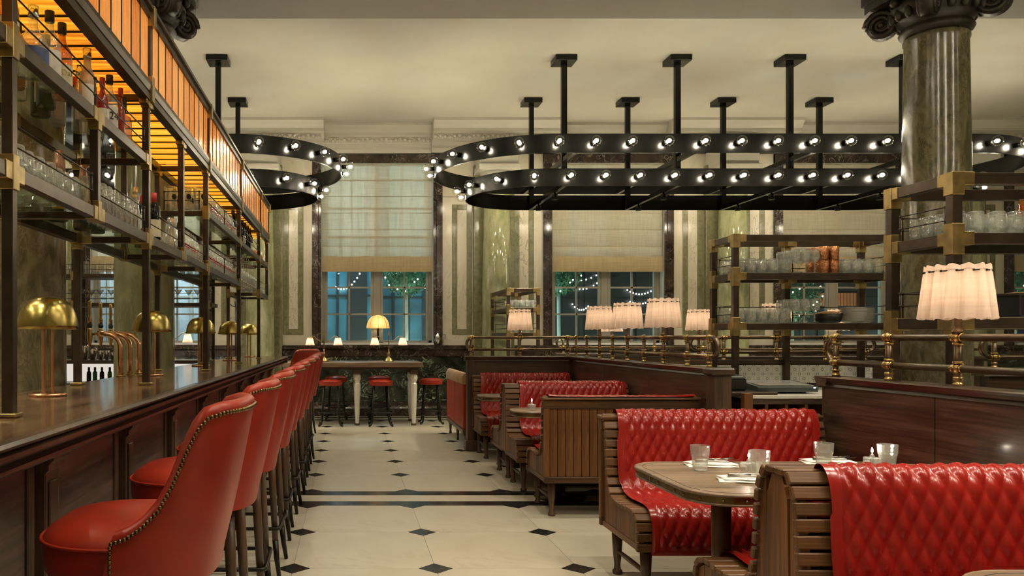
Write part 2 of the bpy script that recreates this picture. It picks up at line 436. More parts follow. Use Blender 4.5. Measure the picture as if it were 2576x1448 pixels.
M['tile_blue'] = plain('dark_blue_glaze', (.03, .04, .10), .2)
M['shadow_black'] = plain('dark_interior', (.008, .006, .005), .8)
M['leaf'] = plain('clipped_foliage', (.035, .115, .05), .6, var=.5, nscale=20)
M['ext_teal'] = plain('teal_glazed_facade', (.04, .12, .16), .35, var=.6, nscale=1.4)
M['ext_dark'] = plain('dark_facade', (.006, .007, .008), .5, var=.4, nscale=2)
M['ext_stone'] = plain('pale_stone_facade', (.34, .37, .38), .6, var=.25, nscale=3)
M['ext_ground'] = plain('courtyard_paving', (.07, .08, .085), .6)
M['sash'] = plain('grey_painted_sash', (.30, .28, .23), .45, var=.05)
M['sill'] = plain('pale_sill', (.62, .61, .62), .4, var=.05)
for k_ in ('fil', 'lampbulb', 'white_dot', 'flame'): M[k_].cycles.emission_sampling = 'NONE'   # their point lights do the lighting
# ================================================================== THE ROOM
XL, XR, YF, YN, HCEIL = -7.6, 13.6, 13.2, -4.5, 4.87
floor = struct('floor', MB().box(XL, XR, YN, YF, -.12, -.004), M['grout'])
def octo(w, d, c):
    return [(-w/2 + c, -d/2), (w/2 - c, -d/2), (w/2, -d/2 + c), (w/2, d/2 - c), (w/2 - c, d/2), (-w/2 + c, d/2), (-w/2, d/2 - c), (-w/2, -d/2 + c)]
TW = .8155; DC = .098; g = .0022
KX = range(-5, 12)
near_rows = [6.147 - .835 * k for k in range(8)]
far_rows = [6.72 + .81 * k for k in range(8)]
def tilemesh(d):
    return MB().prism(octo(TW - g, d - g, DC), 'z', -.003, 0).mesh('floor_tile', M['floor_tile'])
tm_n, tm_f = tilemesh(.835), tilemesh(.81)
dm = MB().prism([(-DC + g, 0), (0, -DC + g), (DC - g, 0), (0, DC - g)], 'z', -.003, 0).mesh('floor_diamond', M['floor_black'])
for k in KX:
    x = .50 + TW * k
    for y in near_rows + far_rows:
        lpart('floor_diamond', dm, None, floor, (x, y, 0))
    if k == KX[-1]: continue
    for y in near_rows[:-1]: lpart('floor_tile', tm_n, None, floor, (x + TW / 2, y - .4175, 0))
    for y in far_rows[:-1]: lpart('floor_tile', tm_f, None, floor, (x + TW / 2, y + .405, 0))
fx0, fx1 = .50 - 5 * TW, .50 + 11 * TW
for y0, y1 in ((6.15, 6.31), (6.555, 6.717), (12.50, 12.58), (12.86, 12.96)):
    part('floor_band', MB().box(fx0, fx1, y0, y1, -.003, .0006), M['floor_black'], floor)
for y0, y1 in ((6.312, 6.553), (12.392, 12.498), (12.582, 12.858), (12.962, 13.19)):
    part('floor_strip', MB().box(fx0, fx1, y0, y1, -.003, 0), M['floor_tile'], floor)
for x0, x1 in ((XL, fx0 - .002), (fx1 + .002, XR)):
    part('floor_strip', MB().box(x0, x1, YN, YF, -.003, 0), M['floor_tile'], floor)
part('floor_strip', MB().box(fx0, fx1, YN, near_rows[-1] - .1, -.003, -.0005), M['floor_tile'], floor)

ceiling = struct('ceiling', MB().box(XL, XR, YN, YF + .4, HCEIL, HCEIL + .15), M['plaster'])
struct('trim_1', MB().box(XL, XR, 6.4, 8.2, 4.65, HCEIL, .012), M['beam'])
struct('wall_left', MB().box(XL - .2, XL, YN, YF, 0, HCEIL), M['cream_marble'])
struct('wall_right', MB().box(XR, XR + .2, YN, YF, 0, HCEIL), M['cream_marble'])
struct('wall_near', MB().box(XL, XR, YN - .2, YN, 0, HCEIL), M['cream_marble'])

# ---- far wall with five windows
K = YF / F
WC = [(369 + 580 * i - VX) * K for i in range(5)]       # window centres
PC = [(80 + 580 * i - VX) * K for i in range(6)]        # pier centres
OW = .945; JW = .15; WB, WT = 1.226, 4.25
w = MB()
w.box(XL, XR, YF, YF + .4, 0, 1.19)
edges = [XL] + sum([[c - OW, c + OW] for c in WC], []) + [XR]
for i in range(0, len(edges), 2):
    if edges[i + 1] > edges[i]: w.box(edges[i], edges[i + 1], YF, YF + .4, 1.19, 4.25)
w.box(XL, XR, YF, YF + .4, 4.25, HCEIL)
wall = struct('wall_far', w, M['cream_marble'])
d = MB().box(XL, XR, YF - .035, YF, .235, 1.0, .004)
part('verde_dado', d, M['verde_marble'], wall, 'black and green veined marble dado')
d = MB().prism([(YF, 1.0), (YF - .05, 1.0), (YF - .05, 1.10), (YF - .07, 1.12), (YF - .09, 1.15), (YF - .09, 1.186), (YF, 1.186)], 'x', XL, XR)
part('dado_cap', d, M['dark_marble'], wall, 'dark brown marble dado cap')
d = MB().prism([(YF, 0), (YF - .10, 0), (YF - .10, .13), (YF - .08, .16), (YF - .06, .18), (YF - .06, .235), (YF, .235)], 'x', XL, XR)
part('dado_base', d, M['dark_marble'], wall, 'dark brown marble skirting')
# inlaid panels in the piers
pz0, pz1 = 1.367, 3.556
for c in PC:
    for sg in (-1, 1):
        x = c + sg * .523
        if x < XL + .3 or x > XR - .3: continue
        for bx in ((x - .168, x - .081, pz0, pz1), (x + .081, x + .168, pz0, pz1), (x - .081, x + .081, pz0, pz0 + .09), (x - .081, x + .081, pz1 - .09, pz1)):
            part('green_border', MB().box(bx[0], bx[1], YF - .012, YF, bx[2], bx[3], .003), M['olive_marble'], wall)
        part('veined_panel', MB().box(x - .078, x + .078, YF - .006, YF, pz0 + .093, pz1 - .093, .002), M['vein_panel'], wall)
        part('marble_slab_joint', MB().box(x - .33, x + .33, YF - .003, YF, 3.68, 3.69), M['olive_marble'], wall)

# ---- windows
sash_y = YF + .20
pane_mesh = {}
SIGN = {}
for n, c in enumerate(WC):
    fr = MB()
    fr.box(c - OW, c - OW + .06, sash_y - .03, sash_y + .03, WB, WT); fr.box(c + OW - .06, c + OW, sash_y - .03, sash_y + .03, WB, WT)
    fr.box(c - OW, c + OW, sash_y - .03, sash_y + .03, WB, WB + .04); fr.box(c - OW, c + OW, sash_y - .03, sash_y + .03, WT - .05, WT)
    win = struct('window_%d' % (n + 1), fr, M['sash'])
    part('mullion', MB().box(c - .06, c + .06, sash_y - .035, sash_y + .03, WB, WT, .006), M['sash'], win)
    for sg in (-1, 1):
        x0, x1 = (c - OW + .06, c - .06) if sg < 0 else (c + .06, c + OW - .06)
        xm = (x0 + x1) / 2
        for a, b2 in ((x0, x0 + .045), (x1 - .045, x1)):
            part('sash_stile', MB().box(a, b2, sash_y - .025, sash_y + .02, WB + .04, WT - .05, .004), M['sash'], win)
        part('glazing_bar', MB().box(xm - .014, xm + .014, sash_y - .018, sash_y + .014, WB + .04, WT - .05), M['sash'], win)
        zs = [WB + .04, 1.714, 2.17, 2.62, 3.07, 3.52, 3.97, WT - .05]
        for z in zs[1:-1]:
            part('glazing_bar', MB().box(x0, x1, sash_y - .018, sash_y + .014, z - .014, z + .014), M['sash'], win)
        for i in range(4):
            for a, b2 in ((x0 + .045, xm - .014), (xm + .014, x1 - .045)):
                part('pane', MB().box(a, b2, sash_y - .003, sash_y + .003, zs[i] + .012, zs[i + 1] - .012), M['pane'], win)
    sr = MB()
    for sg in (-1, 1):
        a = c + sg * OW; b2 = c + sg * (OW + JW)
        part('jamb', MB().prism([(a, YF + .0), (b2, YF), (b2, YF - .05), (a + sg * .05, YF - .05), (a + sg * .04, YF - .03), (a, YF - .03)], 'z', 1.19, WT + JW), M['dark_marble'], win)
        part('reveal', MB().box(a - sg * .012, a, YF - .02, YF + .4, WB, WT), M['sash'], win)
    part('lintel', MB().box(c - OW - JW, c + OW + JW, YF - .055, YF, WT + .0, WT + JW, .008), M['dark_marble'], win)
    part('sill', MB().box(c - OW, c + OW, YF - .10, YF + .40, 1.19, WB, .006), M['sill'], win)
# ---- cornice: runs along the wall and breaks forward over every pier
def cornice(x0, x1, dp, name):
    pr = [(YF, 4.41), (YF - .05 - dp * .3, 4.41), (YF - .06 - dp * .3, 4.47), (YF - .10 - dp * .5, 4.49), (YF - .10 - dp * .5, 4.55),
          (YF - .13 - dp * .8, 4.57), (YF - .13 - dp * .8, 4.66), (YF - .17 - dp, 4.68), (YF - .17 - dp, 4.72), (YF - .22 - dp, 4.77), (YF - .26 - dp, 4.83), (YF - .26 - dp, HCEIL), (YF, HCEIL)]
    t = struct(name, MB().prism(pr, 'x', x0, x1), M['plaster'])
    orn = MB(); x = x0 + .05; k = 0
    while x < x1 - .04:
        orn.sphere((x, YF - .135 - dp * .8, 4.615 + .018 * math.sin(k * 1.7)), .033, 6, 5, (1.1, .5, .9))
        orn.sphere((x + .04, YF - .135 - dp * .8, 4.595), .02, 5, 4, (.8, .6, 1.2))
        orn.sphere((x + .04, YF - .135 - dp * .8, 4.64), .017, 5, 4, (1, .6, .8))
        x += .078; k += 1
    part('leaf_moulding', orn, M['plaster_orn'], t, 'carved leaf moulding', 'stuff')
    return t
tn = 2
cornice(XL, XR, 0.0, 'trim_2')
for c in PC[1:]:
    tn += 1
    if c + 1.1 < XR: cornice(c - 1.05, c + 1.05, .30, 'trim_%d' % tn)
# ---- columns
def spiral(cx, cz, r, turns=2.4, n=30):
    return [(cx + r * (1 - .82 * i / n) * math.cos(2 * PI * turns * i / n), cz + r * (1 - .82 * i / n) * math.sin(2 * PI * turns * i / n)) for i in range(n + 1)]
def capital(root, z, r, mat):
    b = MB()
    b.lathe([(r, z), (r + .03, z + .02), (r + .045, z + .05), (r + .03, z + .08), (r + .02, z + .10), (r + .09, z + .19), (r + .13, z + .26), (r + .09, z + .31), (r + .09, z + .34)], 32)
    lpart('echinus', b, mat, root)
    b = MB()
    for i in range(20):
        a = 2 * PI * i / 20
        b.sphere(((r + .10) * math.cos(a), (r + .10) * math.sin(a), z + .20), .048, 8, 6, (.75, .75, 1.25))
    lpart('egg_moulding', b, mat, root)
    b = MB(); R = r + .27; pts = []
    for q in range(4):
        a0 = PI / 4 + q * PI / 2
        for t in range(-8, 9):
            a = a0 + t / 8 * PI / 4 * .999
            rr = (r + .15) + (R - r - .10) * abs(1 - abs(t) / 8) ** 1.6
            if t == 8: continue
            pts.append((rr * math.cos(a), rr * math.sin(a)))
    b.prism(pts, 'z', z + .36, z + .44); b.prism([(p[0] * 1.05, p[1] * 1.05) for p in pts], 'z', z + .44, z + .53)
    lpart('abacus', b, mat, root)
    for q in range(4):
        a0 = PI / 4 + q * PI / 2
        b = MB(); vr = .135
        for sg in (-1, 1):
            sp = spiral(0, 0, vr)
            b.tube([(p[0], sg * .055, p[1]) for p in sp], [.028 * (1 - .5 * i / 30) for i in range(31)], 6)
        b.lathe([(0, -.05), (vr * .96, -.05), (vr * .86, 0), (vr * .96, .05), (0, .05)], 24)
        st = len(b.v) - 24 * 5
        for i in range(st, len(b.v)):
            x, y, zz = b.v[i]; b.v[i] = (x, zz, y)
        b.sphere((0, .055, 0), .03, 8, 6); b.sphere((0, -.055, 0), .03, 8, 6)
        b.xf(Matrix.Translation(((r + .17) * math.cos(a0), (r + .17) * math.sin(a0), z + .21)) @ Matrix.Rotation(a0, 4, 'Z'))
        lpart('volute', b, mat, root)
    b = MB()
    for q in range(4):
        a0 = q * PI / 2
        for dz, rr in ((.40, .06), (.31, .04)):
            b.sphere(((r + .14) * math.cos(a0), (r + .14) * math.sin(a0), z + dz), rr, 8, 6)
    lpart('rosette', b, mat, root)
M['capital'] = plain('dark_bronzed_capital', (.035, .024, .017), .4, .2, .4, 20)
def column(x, y, label, mat):
    t = thing('marble_column', label, 'column', (x, y, 0))
    pr = [(.40, 0), (.40, .12), (.36, .13), (.38, .18), (.36, .23), (.30, .25), (.32, .28), (.30, .31)]
    lpart('base', MB().lathe(pr, 36), M['dark_marble'], t)
    pr = [(.285, .31), (.28, .5), (.275, 1.8), (.265, 3.0), (.25, 4.05), (.26, 4.07), (.26, 4.10), (.25, 4.12)]
    lpart('shaft', MB().lathe(pr, 48), mat, t)
    capital(t, 4.12, .25, M['capital'])
    return t
column(5.48, 7.3, 'brown-green marble column with dark scrolled capital behind the plate shelves', M['brown_column'])
column(-1.90, 7.3, 'light green marble column with dark scrolled capital behind the copper beer pipes', M['column_marble'])
column(-1.93, 4.55, 'mottled brown-green marble column behind the first brass dome lamp on the bar', M['brown_column'])
wl = {1: 'engaged green marble column on the far wall beyond the bar end', 2: 'engaged green marble column on the far wall behind the small glass shelf unit',
      3: 'engaged green marble column on the far wall left of the third window', 4: 'engaged green marble column on the far wall hidden behind the big free-standing column'}
for i in range(1, 5):
    t = thing('wall_column', wl[i], 'column', (PC[i], YF - .02, 0))
    b = MB().box(-.34, .34, -.10, .02, 0, 4.2, .01); lpart('pilaster', b, M['olive_marble'], t)
    b = MB().lathe([(.30, 0), (.30, .2), (.26, .24), (.24, .27), (.235, 2.0), (.215, 3.86)], 36, (0, -.30, 0)); lpart('shaft', b, M['column_marble'], t)
    b = MB().lathe([(.215, 3.86), (.25, 3.9), (.25, 3.94), (.28, 4.02)], 32, (0, -.30, 0)).box(-.34, .34, -.6, .0, 4.02, 4.12, .01); lpart('capital', b, M['plaster'], t)
    b = MB().box(-.31, .31, -.56, .0, 4.12, 4.41, .008); lpart('block', b, M['plaster'], t)

# ---- roman blinds
for n, c in enumerate(WC):
    nm = ['behind the bar shelves', 'above the high table', 'above the booth with three rail lamps', 'behind the copper cups shelf', 'at the far right window'][n]
    t = thing('roman_blind', 'cream linen roman blind half lowered in the window ' + nm, 'blind', (c, YF + .05, 2.425))
    zt = 4.24; zl = [4.24, 3.98, 3.70, 3.42, 3.14, 2.862, 2.68]
    for i in range(6):
        z1, z0 = zl[i], zl[i + 1]
        def fn(u, v, z0=z0, z1=z1):
            f = v / 6; return (-.93 + 1.86 * u / 12, -.012 * math.sin(PI * f) + .004 * math.sin(u * 1.3 + v), z0 + (z1 - z0) * f - 2.425)
        lpart('blind_panel', MB().grid(fn, 13, 7), M['blind'], t)
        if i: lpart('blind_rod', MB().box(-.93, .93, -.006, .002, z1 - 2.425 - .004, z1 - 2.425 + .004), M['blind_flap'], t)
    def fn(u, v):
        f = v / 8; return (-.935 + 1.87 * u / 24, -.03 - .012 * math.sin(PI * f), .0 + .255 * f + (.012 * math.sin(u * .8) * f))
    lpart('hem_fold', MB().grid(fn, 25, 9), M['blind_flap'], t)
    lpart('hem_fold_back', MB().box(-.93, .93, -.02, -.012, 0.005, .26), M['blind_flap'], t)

# ================================================================== COURTYARD outside the windows
single('courtyard_ground', MB().box(XL - 4, XR + 4, 0, 12, -.1, -.01), M['ext_ground'], 'dark courtyard paving seen through the windows', 'ground', (0, YF + .42, 0))
def facade(x0, x1, y, mat, label, cols, line):
    t = thing('courtyard_facade', label, 'building', ((x0 + x1) / 2, y, 0))
    part('wall', MB().box(x0, x1, y, y + .3, 0, 5.5), mat, t)
    nx = cols
    for i in range(nx + 1):
        x = x0 + (x1 - x0) * i / nx
        part('mullion', MB().box(x - .025, x + .025, y - .04, y, 0, 5.5), line, t)
    for z in (.9, 2.2, 3.4):
        part('transom', MB().box(x0, x1, y - .03, y, z - .02, z + .02), line, t)
    return t
facade(-7.0, -1.6, 17.0, M['ext_stone'], 'pale stone courtyard front behind the bar window', 9, M['sash'])
fa1 = facade(-1.5, .62, 16.6, M['ext_teal'], 'mottled teal-lit wall seen through the window above the high table', 5, M['ext_dark'])
fa2 = facade(.66, 3.0, 17.2, M['ext_teal'], 'teal-lit glazed front behind the lit topiary tree', 7, M['ext_dark'])
facade(3.1, 8.4, 18.0, M['ext_dark'], 'unlit dark courtyard front with strings of fairy lights', 9, M['ext_dark'])
facade(8.5, 14.5, 17.5, M['ext_dark'], 'dark courtyard front behind the neon sign', 6, M['ext_dark'])
for fc_, x0, x1, y in ((fa1, -.02, .40, 16.55), (fa1, -1.5, -1.1, 16.55), (fa2, 1.62, 1.72, 17.1), (fa2, 2.3, 2.42, 17.1)):
    part('dark_panel', MB().box(x0, x1, y, y + .05, -.01, 5.0), M['ext_dark'], fc_)
def topiary(x, y, zc, r, label):
    t = thing('topiary_tree', label, 'tree', (x, y, 0))
    b = MB(); rnd = random.Random(int(x * 10))
    for i in range(1700):
        u, v = rnd.random(), rnd.random(); a = 2 * PI * u; ph = math.acos(2 * v - 1); rr = r * (.72 + .33 * rnd.random())
        c = Vector((rr * math.sin(ph) * math.cos(a), rr * math.sin(ph) * math.sin(a), zc + rr * .9 * math.cos(ph)))
        d1 = Vector((rnd.uniform(-1, 1), rnd.uniform(-1, 1), rnd.uniform(-1, 1))).normalized() * .034
        d2 = Vector((rnd.uniform(-1, 1), rnd.uniform(-1, 1), rnd.uniform(-1, 1))).normalized() * .022
        b.add([c - d1, c + d2, c + d1, c - d2], [(0, 1, 2, 3)])
    b.sphere((0, 0, zc), r * .78, 16, 12)
    lpart('crown', b, M['leaf'], t, kind='stuff')
    lpart('trunk', MB().tube([(0, 0, 0), (.01, 0, .8), (0, 0, zc - r * .7)], .035, 8), plain('pale_trunk', (.6, .58, .5), .8), t)
    for i in range(16):
        a = i * 2.4; ph = .5 + 2.1 * (i / 16); rr = r * 1.04
        lpart('fairy_light', MB().sphere((rr * math.sin(ph) * math.cos(a), -abs(rr * math.sin(ph) * math.sin(a)), zc + rr * .9 * math.cos(ph)), .014, 6, 4), M['white_dot'], t)
    l = lamp('tree_uplight', (x + .05, y - .35, .5), 120, (.75, 1.0, .85), .05)
    return t
topiary(P(1022, 0, 15.0).x, 15.0, 2.50, .43, 'round clipped tree wrapped in lights outside the window above the high table')
topiary(P(1405, 0, 15.0).x, 15.0, 2.48, .40, 'round clipped tree at the left edge of the dark courtyard window')
topiary(P(1992, 0, 15.2).x, 15.2, 2.1, .50, 'bright green clipped tree beyond the shelf of copper cups')
topiary(P(2552, 0, 15.2).x, 15.2, 2.2, .60, 'green clipped tree outside the window at the far right')
# strings of fairy lights
def garland(pts, label):
    t = thing('light_string', label, 'string lights', tuple(pts[0]))
    part('cable', MB().tube(pts, .004, 5), M['black_plastic'], t)
    for p in pts:
        part('fairy_light', MB().sphere(p, .016, 6, 4), M['white_dot'], t)
def arc(px0, py0, px1, py1, sag, n, Y):
    return [P(px0 + (px1 - px0) * i / n, py0 + (py1 - py0) * i / n + sag * 4 * (i / n) * (1 - i / n), Y) for i in range(n + 1)]
garland(arc(1412, 690, 1500, 692, 14, 7, 17.93), 'upper string of fairy lights in the dark courtyard left of the window post')
garland(arc(1432, 718, 1502, 712, 12, 8, 17.93), 'second string of fairy lights below the round tree in the dark courtyard')
garland(arc(1578, 729, 1652, 722, 14, 10, 17.93), 'string of fairy lights right of the window post, upper one')
garland(arc(1585, 758, 1650, 748, 10, 10, 17.93), 'string of fairy lights right of the window post, lower one')
garland(arc(1440, 765, 1480, 770, 12, 7, 17.93), 'short far-off string of fairy lights low in the dark courtyard')
garland(arc(845, 722, 905, 688, 18, 9, 16.54), 'string of fairy lights in front of the teal wall')
for x, wt, c in ((-.6, 150, (.45, .85, 1.0)), (1.9, 130, (.25, .8, 1.0)), (-4.2, 260, (.8, .93, 1.0)), (-2.4, 160, (.8, .93, 1.0))):
    lamp('courtyard_lamp', (x, 15.6, 3.9), wt, c, .1)
# neon sign and orange-lit boards beyond window 4
t = thing('neon_sign', 'small white-blue neon sign beside the bright green tree', 'sign', tuple(P(2017, 740, 15.6)))
for i in range(6):
    part('neon_tube', MB().box(P(2010, 0, 15.6).x, P(2022 - (i % 2) * 4, 0, 15.6).x, 15.58, 15.6, P(0, 726 + i * 3.6, 15.6).z, P(0, 724 + i * 3.6, 15.6).z), glow('neon_%d' % i, (.7, .9, 1.0), 4), t)
part('sign_post', MB().box(P(2016, 0, 15.6).x - .02, P(2016, 0, 15.6).x + .02, 15.60, 15.64, -.01, P(0, 724, 15.6).z), M['ext_dark'], t)
t = thing('timber_screen', 'orange-lit slatted timber screen in the courtyard', 'screen', (P(2080, 770, 17.2).x, 17.45, P(2080, 770, 17.2).z))
ow = plain('lit_timber', (.35, .12, .04), .7)
for i in range(22):
    a = P(2020 + i * 8, 770, 17.2); part('slat', MB().box(a.x, a.x + .05, 17.42, 17.46, P(0, 768, 17.2).z, P(0, 735, 17.2).z), ow, t)
lamp('courtyard_lamp', (P(2080, 0, 16.6).x, 16.6, 2.6), 18, (1.0, .5, .25), .1)
# lettering on the panes (read from outside, so mirrored from here)
def text_mb(txt, size, mirror=False, depth=.001):
    cu = bpy.data.curves.new('lettering', 'FONT'); cu.body = txt; cu.size = size; cu.extrude = depth; cu.align_x = 'CENTER'; cu.align_y = 'CENTER'; cu.resolution_u = 3
    o = bpy.data.objects.new('lettering', cu); COL.objects.link(o)
    me = bpy.data.meshes.new_from_object(o.evaluated_get(bpy.context.evaluated_depsgraph_get()))
    b = MB(); b.add([(-p.co.x if mirror else p.co.x, p.co.y, p.co.z) for p in me.vertices], [tuple(q.vertices) for q in me.polygons])
    bpy.data.objects.remove(o); bpy.data.meshes.remove(me); bpy.data.curves.remove(cu)
    return b
RX = Matrix.Rotation(PI / 2, 4, 'X')
a = P(1558, 753, sash_y)
b = text_mb('HOLB', .085, True).xf(Matrix.Translation(Vector((a.x, sash_y - .006, a.z))) @ RX)
single('window_lettering', b, M['ink'], 'dark mirrored lettering on the pane behind the three rail lamps', 'lettering', tuple(a), world=True)
a = P(2543, 696, sash_y)
b = text_mb('O', .10, True).xf(Matrix.Translation(Vector((a.x, sash_y - .006, a.z))) @ RX)
single('window_lettering', b, M['ink'], 'dark letter O on the pane of the far right window', 'lettering', tuple(a), world=True)
# ================================================================== CHANDELIERS
WARM = (1.0, .86, .62)
socket_m = MB().lathe([(.022, -.055), (.03, -.05), (.03, 0), (.024, .012)], 12).xf(Matrix.Rotation(PI / 2, 4, 'Y')).mesh('socket', M['steel_black'])
globe_m = MB().sphere((0, 0, 0), .0635, 18, 12).mesh('globe', M['globe'])
fil_m = MB().sphere((0, 0, 0), .024, 10, 8, (1.2, .9, .9)).mesh('filament', M['fil'])
def stadium(xl, xr, yc, r, s):
    L = (xr - xl) - 2 * r; Pm = 2 * L + 2 * PI * r; s %= Pm
    if s < L: return (xl + r + s, yc - r, 0, -1)
    s -= L
    if s < PI * r:
        a = -PI / 2 + s / r; return (xr - r + r * math.cos(a), yc + r * math.sin(a), math.cos(a), math.sin(a))
    s -= PI * r
    if s < L: return (xr - r - s, yc + r, 0, 1)
    s -= L; a = PI / 2 + s / r
    return (xl + r + r * math.cos(a), yc + r * math.sin(a), math.cos(a), math.sin(a))
def band(xl, xr, yc, r, z0, z1, th=.012):
    L = (xr - xl) - 2 * r; Pm = 2 * L + 2 * PI * r
    ss = [0, L] + [L + PI * r * i / 28 for i in range(1, 29)] + [2 * L + PI * r] + [2 * L + PI * r + PI * r * i / 28 for i in range(1, 28)]
    n = len(ss); b = MB()
    prs = ((0, z0), (0, z1), (-th, z1), (-th, z0), (0, z0))
    def fn(i, j):
        x, y, nx, ny = stadium(xl, xr, yc, r, ss[i]); o, z = prs[j]
        return (x + nx * o, y + ny * o, z)
    for j in range(4):
        b.grid(lambda i, q, j=j: fn(i, j + q), n, 2, True, j in (0, 2))
    return b
def chandelier(xlA, xrA, xlB, xrB, rods, label, dy=0.0, few=1):
    yA, rA, yB, rB = 10.80 + dy, 1.37, 10.83 + dy, .95
    zA, zB = 3.656, 3.341
    t = thing('chandelier', label, 'chandelier', ((xlA + xrA) / 2, yA, zB - .11))
    part('upper_band', band(xlA, xrA, yA, rA, zA - .115, zA + .115), M['steel_black'], t)
    part('lower_band', band(xlB, xrB, yB, rB, zB - .11, zB + .11), M['steel_black'], t)
    yr = (9.95 + dy, 11.72 + dy); h = .034
    for x in rods:
        for y in yr:
            part('rod', MB().box(x - h, x + h, y - h, y + h, zB - .10, HCEIL - .07, .004), M['steel_black'], t)
            part('ceiling_plate', MB().box(x - .135, x + .135, y - .135, y + .135, HCEIL - .075, HCEIL - .001, .004), M['steel_black'], t)
        part('crossbar', MB().box(x - .026, x + .026, yA - rA + .01, yA + rA - .01, zA - .115, zA - .06), M['steel_black'], t)
        part('crossbar', MB().box(x - .026, x + .026, yB - rB + .01, yB + rB - .01, zB - .11, zB - .055), M['steel_black'], t)
    o = rootpos(t)
    for xl, xr, yc, r, z, ph in ((xlA, xrA, yA, rA, zA, -.054), (xlB, xrB, yB, rB, zB, .205)):
        L = (xr - xl) - 2 * r; Pm = 2 * L + 2 * PI * r; nb = round(Pm / (.4315 * few))
        for i in range(nb):
            x, y, nx, ny = stadium(xl, xr, yc, r, ph + i * Pm / nb)
            rot = math.atan2(ny, nx)
            s = link('bulb', socket_m, t, (x + nx * .057 - o.x, y + ny * .057 - o.y, z - o.z), (0, 0, rot))
            link('globe', globe_m, s, (.065, 0, 0)); link('filament', fil_m, s, (.062, 0, 0))
            lamp('bulb_light', (.062, 0, 0), BULB_W * few, (1.0, .875, .66), .026, s)
    can = MB().lathe([(.035, 0), (.04, .004), (.04, .07), (.012, .075), (.012, .09)], 14).mesh('added_downlight_can', M['steel_black'])  # cans and spots added under the rings to brighten the floor
    for x in rods:
        for y in (yB - .45, yB + .45):
            lpart('added_downlight_can', can, None, t, (x - o.x, y - o.y, zB - .20 - o.z)); added_spot((x - o.x, y - o.y, zB - .205 - o.z), DOWN_W, t)
    return t
def added_spot(loc, watts, parent=None, size=2.1):  # beam of the added downlights
    l = bpy.data.lights.new('downlight', 'SPOT'); l.energy = watts; l.color = (1.0, .88, .68); l.shadow_soft_size = .05; l.spot_size = size; l.spot_blend = .7
    return link('added_downlight_beam', l, parent, loc)
chandelier(1.20, 8.94, 1.627, 8.50, (2.74, 4.18, 5.61, 7.05), 'long black two-tier stadium chandelier with globe bulbs above the booths')
chandelier(-5.0, -.09, -4.6, -.42, (-1.65, -3.10), 'black two-tier chandelier with globe bulbs above the bar')

# the next bay of the room, behind the camera's field of view: chandeliers added unseen to light the foreground, with fewer, stronger globes
chandelier(1.20, 8.94, 1.627, 8.50, (2.74, 4.18, 5.61, 7.05), 'long black two-tier chandelier added out of view in the bay near the camera', -8.7, 4)
chandelier(-5.0, -.09, -4.6, -.42, (-1.65, -3.10), 'black two-tier chandelier added out of view over the near end of the bar', -8.7, 4)
# ceiling downlights added out of view to light the foreground
dl = MB().lathe([(.045, 0), (.06, .0), (.06, -.012), (.045, -.012), (.04, .0)], 20).mesh('added_ceiling_downlight', M['white_paint'])
for x in (-3.2, -.35, 1.2, 2.2, 4.6, 7.2):
    for y in (1.2, 3.4, 5.6):
        tag(link('added_ceiling_downlight', dl, None, (x, y, HCEIL)), 'round white recessed downlight added out of view in the near bay of the ceiling', 'downlight', 'added near bay downlights')
        added_spot((x, y, HCEIL - .03), CEIL_W, None, 1.7)
# ================================================================== BAR COUNTER
HB = 1.07; BX = -.80; BY0, BY1 = .6, 10.3
bar = thing('bar_counter', 'long dark oak panelled bar counter with polished top', 'bar counter', (-1.1, 5.4, 0))
part('bar_top', MB().box(-1.48, BX - .03, BY0, BY1, HB - .035, HB, .004), M['counter_wood'], bar, 'polished brown bar top')
pr = [(-.95, .975), (-.842, .975), (-.83, .985), (-.83, .995), (-.85, 1.0), (-.845, 1.012), (-.815, 1.018), (-.80, 1.028), (-.80, 1.040), (-.82, 1.044), (-.80, 1.052), (-.79, 1.062), (-.795, HB + .002), (-.83, HB + .002), (-.83, 1.03), (-.95, 1.03)]
part('nosing', MB().prism(pr, 'y', BY0, BY1 + .03), M['dark_wood_y'], bar, 'moulded dark oak edge')
pr2 = [(y, z) for (y, z) in [(BY1 + .03, .985), (BY1 + .05, .995), (BY1 + .05, 1.02), (BY1 + .06, 1.03), (BY1 + .06, 1.066), (BY1, HB + .001), (BY1, .985)]]
part('end_nosing', MB().prism(pr2, 'x', -1.46, -.80), M['dark_wood'], bar)
part('carcass', MB().box(-1.44, -.955, BY0, 9.9, .0, 1.03), M['panel_wood'], bar, 'dark red-brown oak carcass')
ys = [BY0 + .1 + .86 * i for i in range(12)]
part('skirting', MB().prism([(-.955, 0), (-.90, 0), (-.90, .12), (-.92, .15), (-.955, .16)], 'y', BY0, 9.92), M['dark_wood_y'], bar)
for i, y in enumerate(ys):
    if y > 9.9: continue
    b = MB().box(-.955, -.915, y - .055, y + .055, .16, .92, .004).box(-.916, -.908, y - .032, y + .032, .24, .88, .003)
    part('pilaster', b, M['dark_wood_z'], bar)
    b = MB().prism([(-.955, .91), (-.91, .91), (-.90, .92), (-.90, .935), (-.885, .95), (-.885, .965), (-.88, .985), (-.955, .985)], 'y', y - .068, y + .068)
    part('pilaster_cap', b, M['dark_wood_z'], bar)
    if i + 1 < len(ys) and ys[i + 1] < 9.95:
        a, c = y + .075, ys[i + 1] - .075
        for bx in ((a, a + .05, .17, .97), (c - .05, c, .17, .97), (a + .05, c - .05, .17, .22)):
            part('panel_frame', MB().box(-.955, -.938, bx[0], bx[1], bx[2], bx[3], .004), M['dark_wood_z'], bar)
        part('front_panel', MB().box(-.955, -.946, a + .053, c - .053, .223, .972, .002), M['panel_wood'], bar)

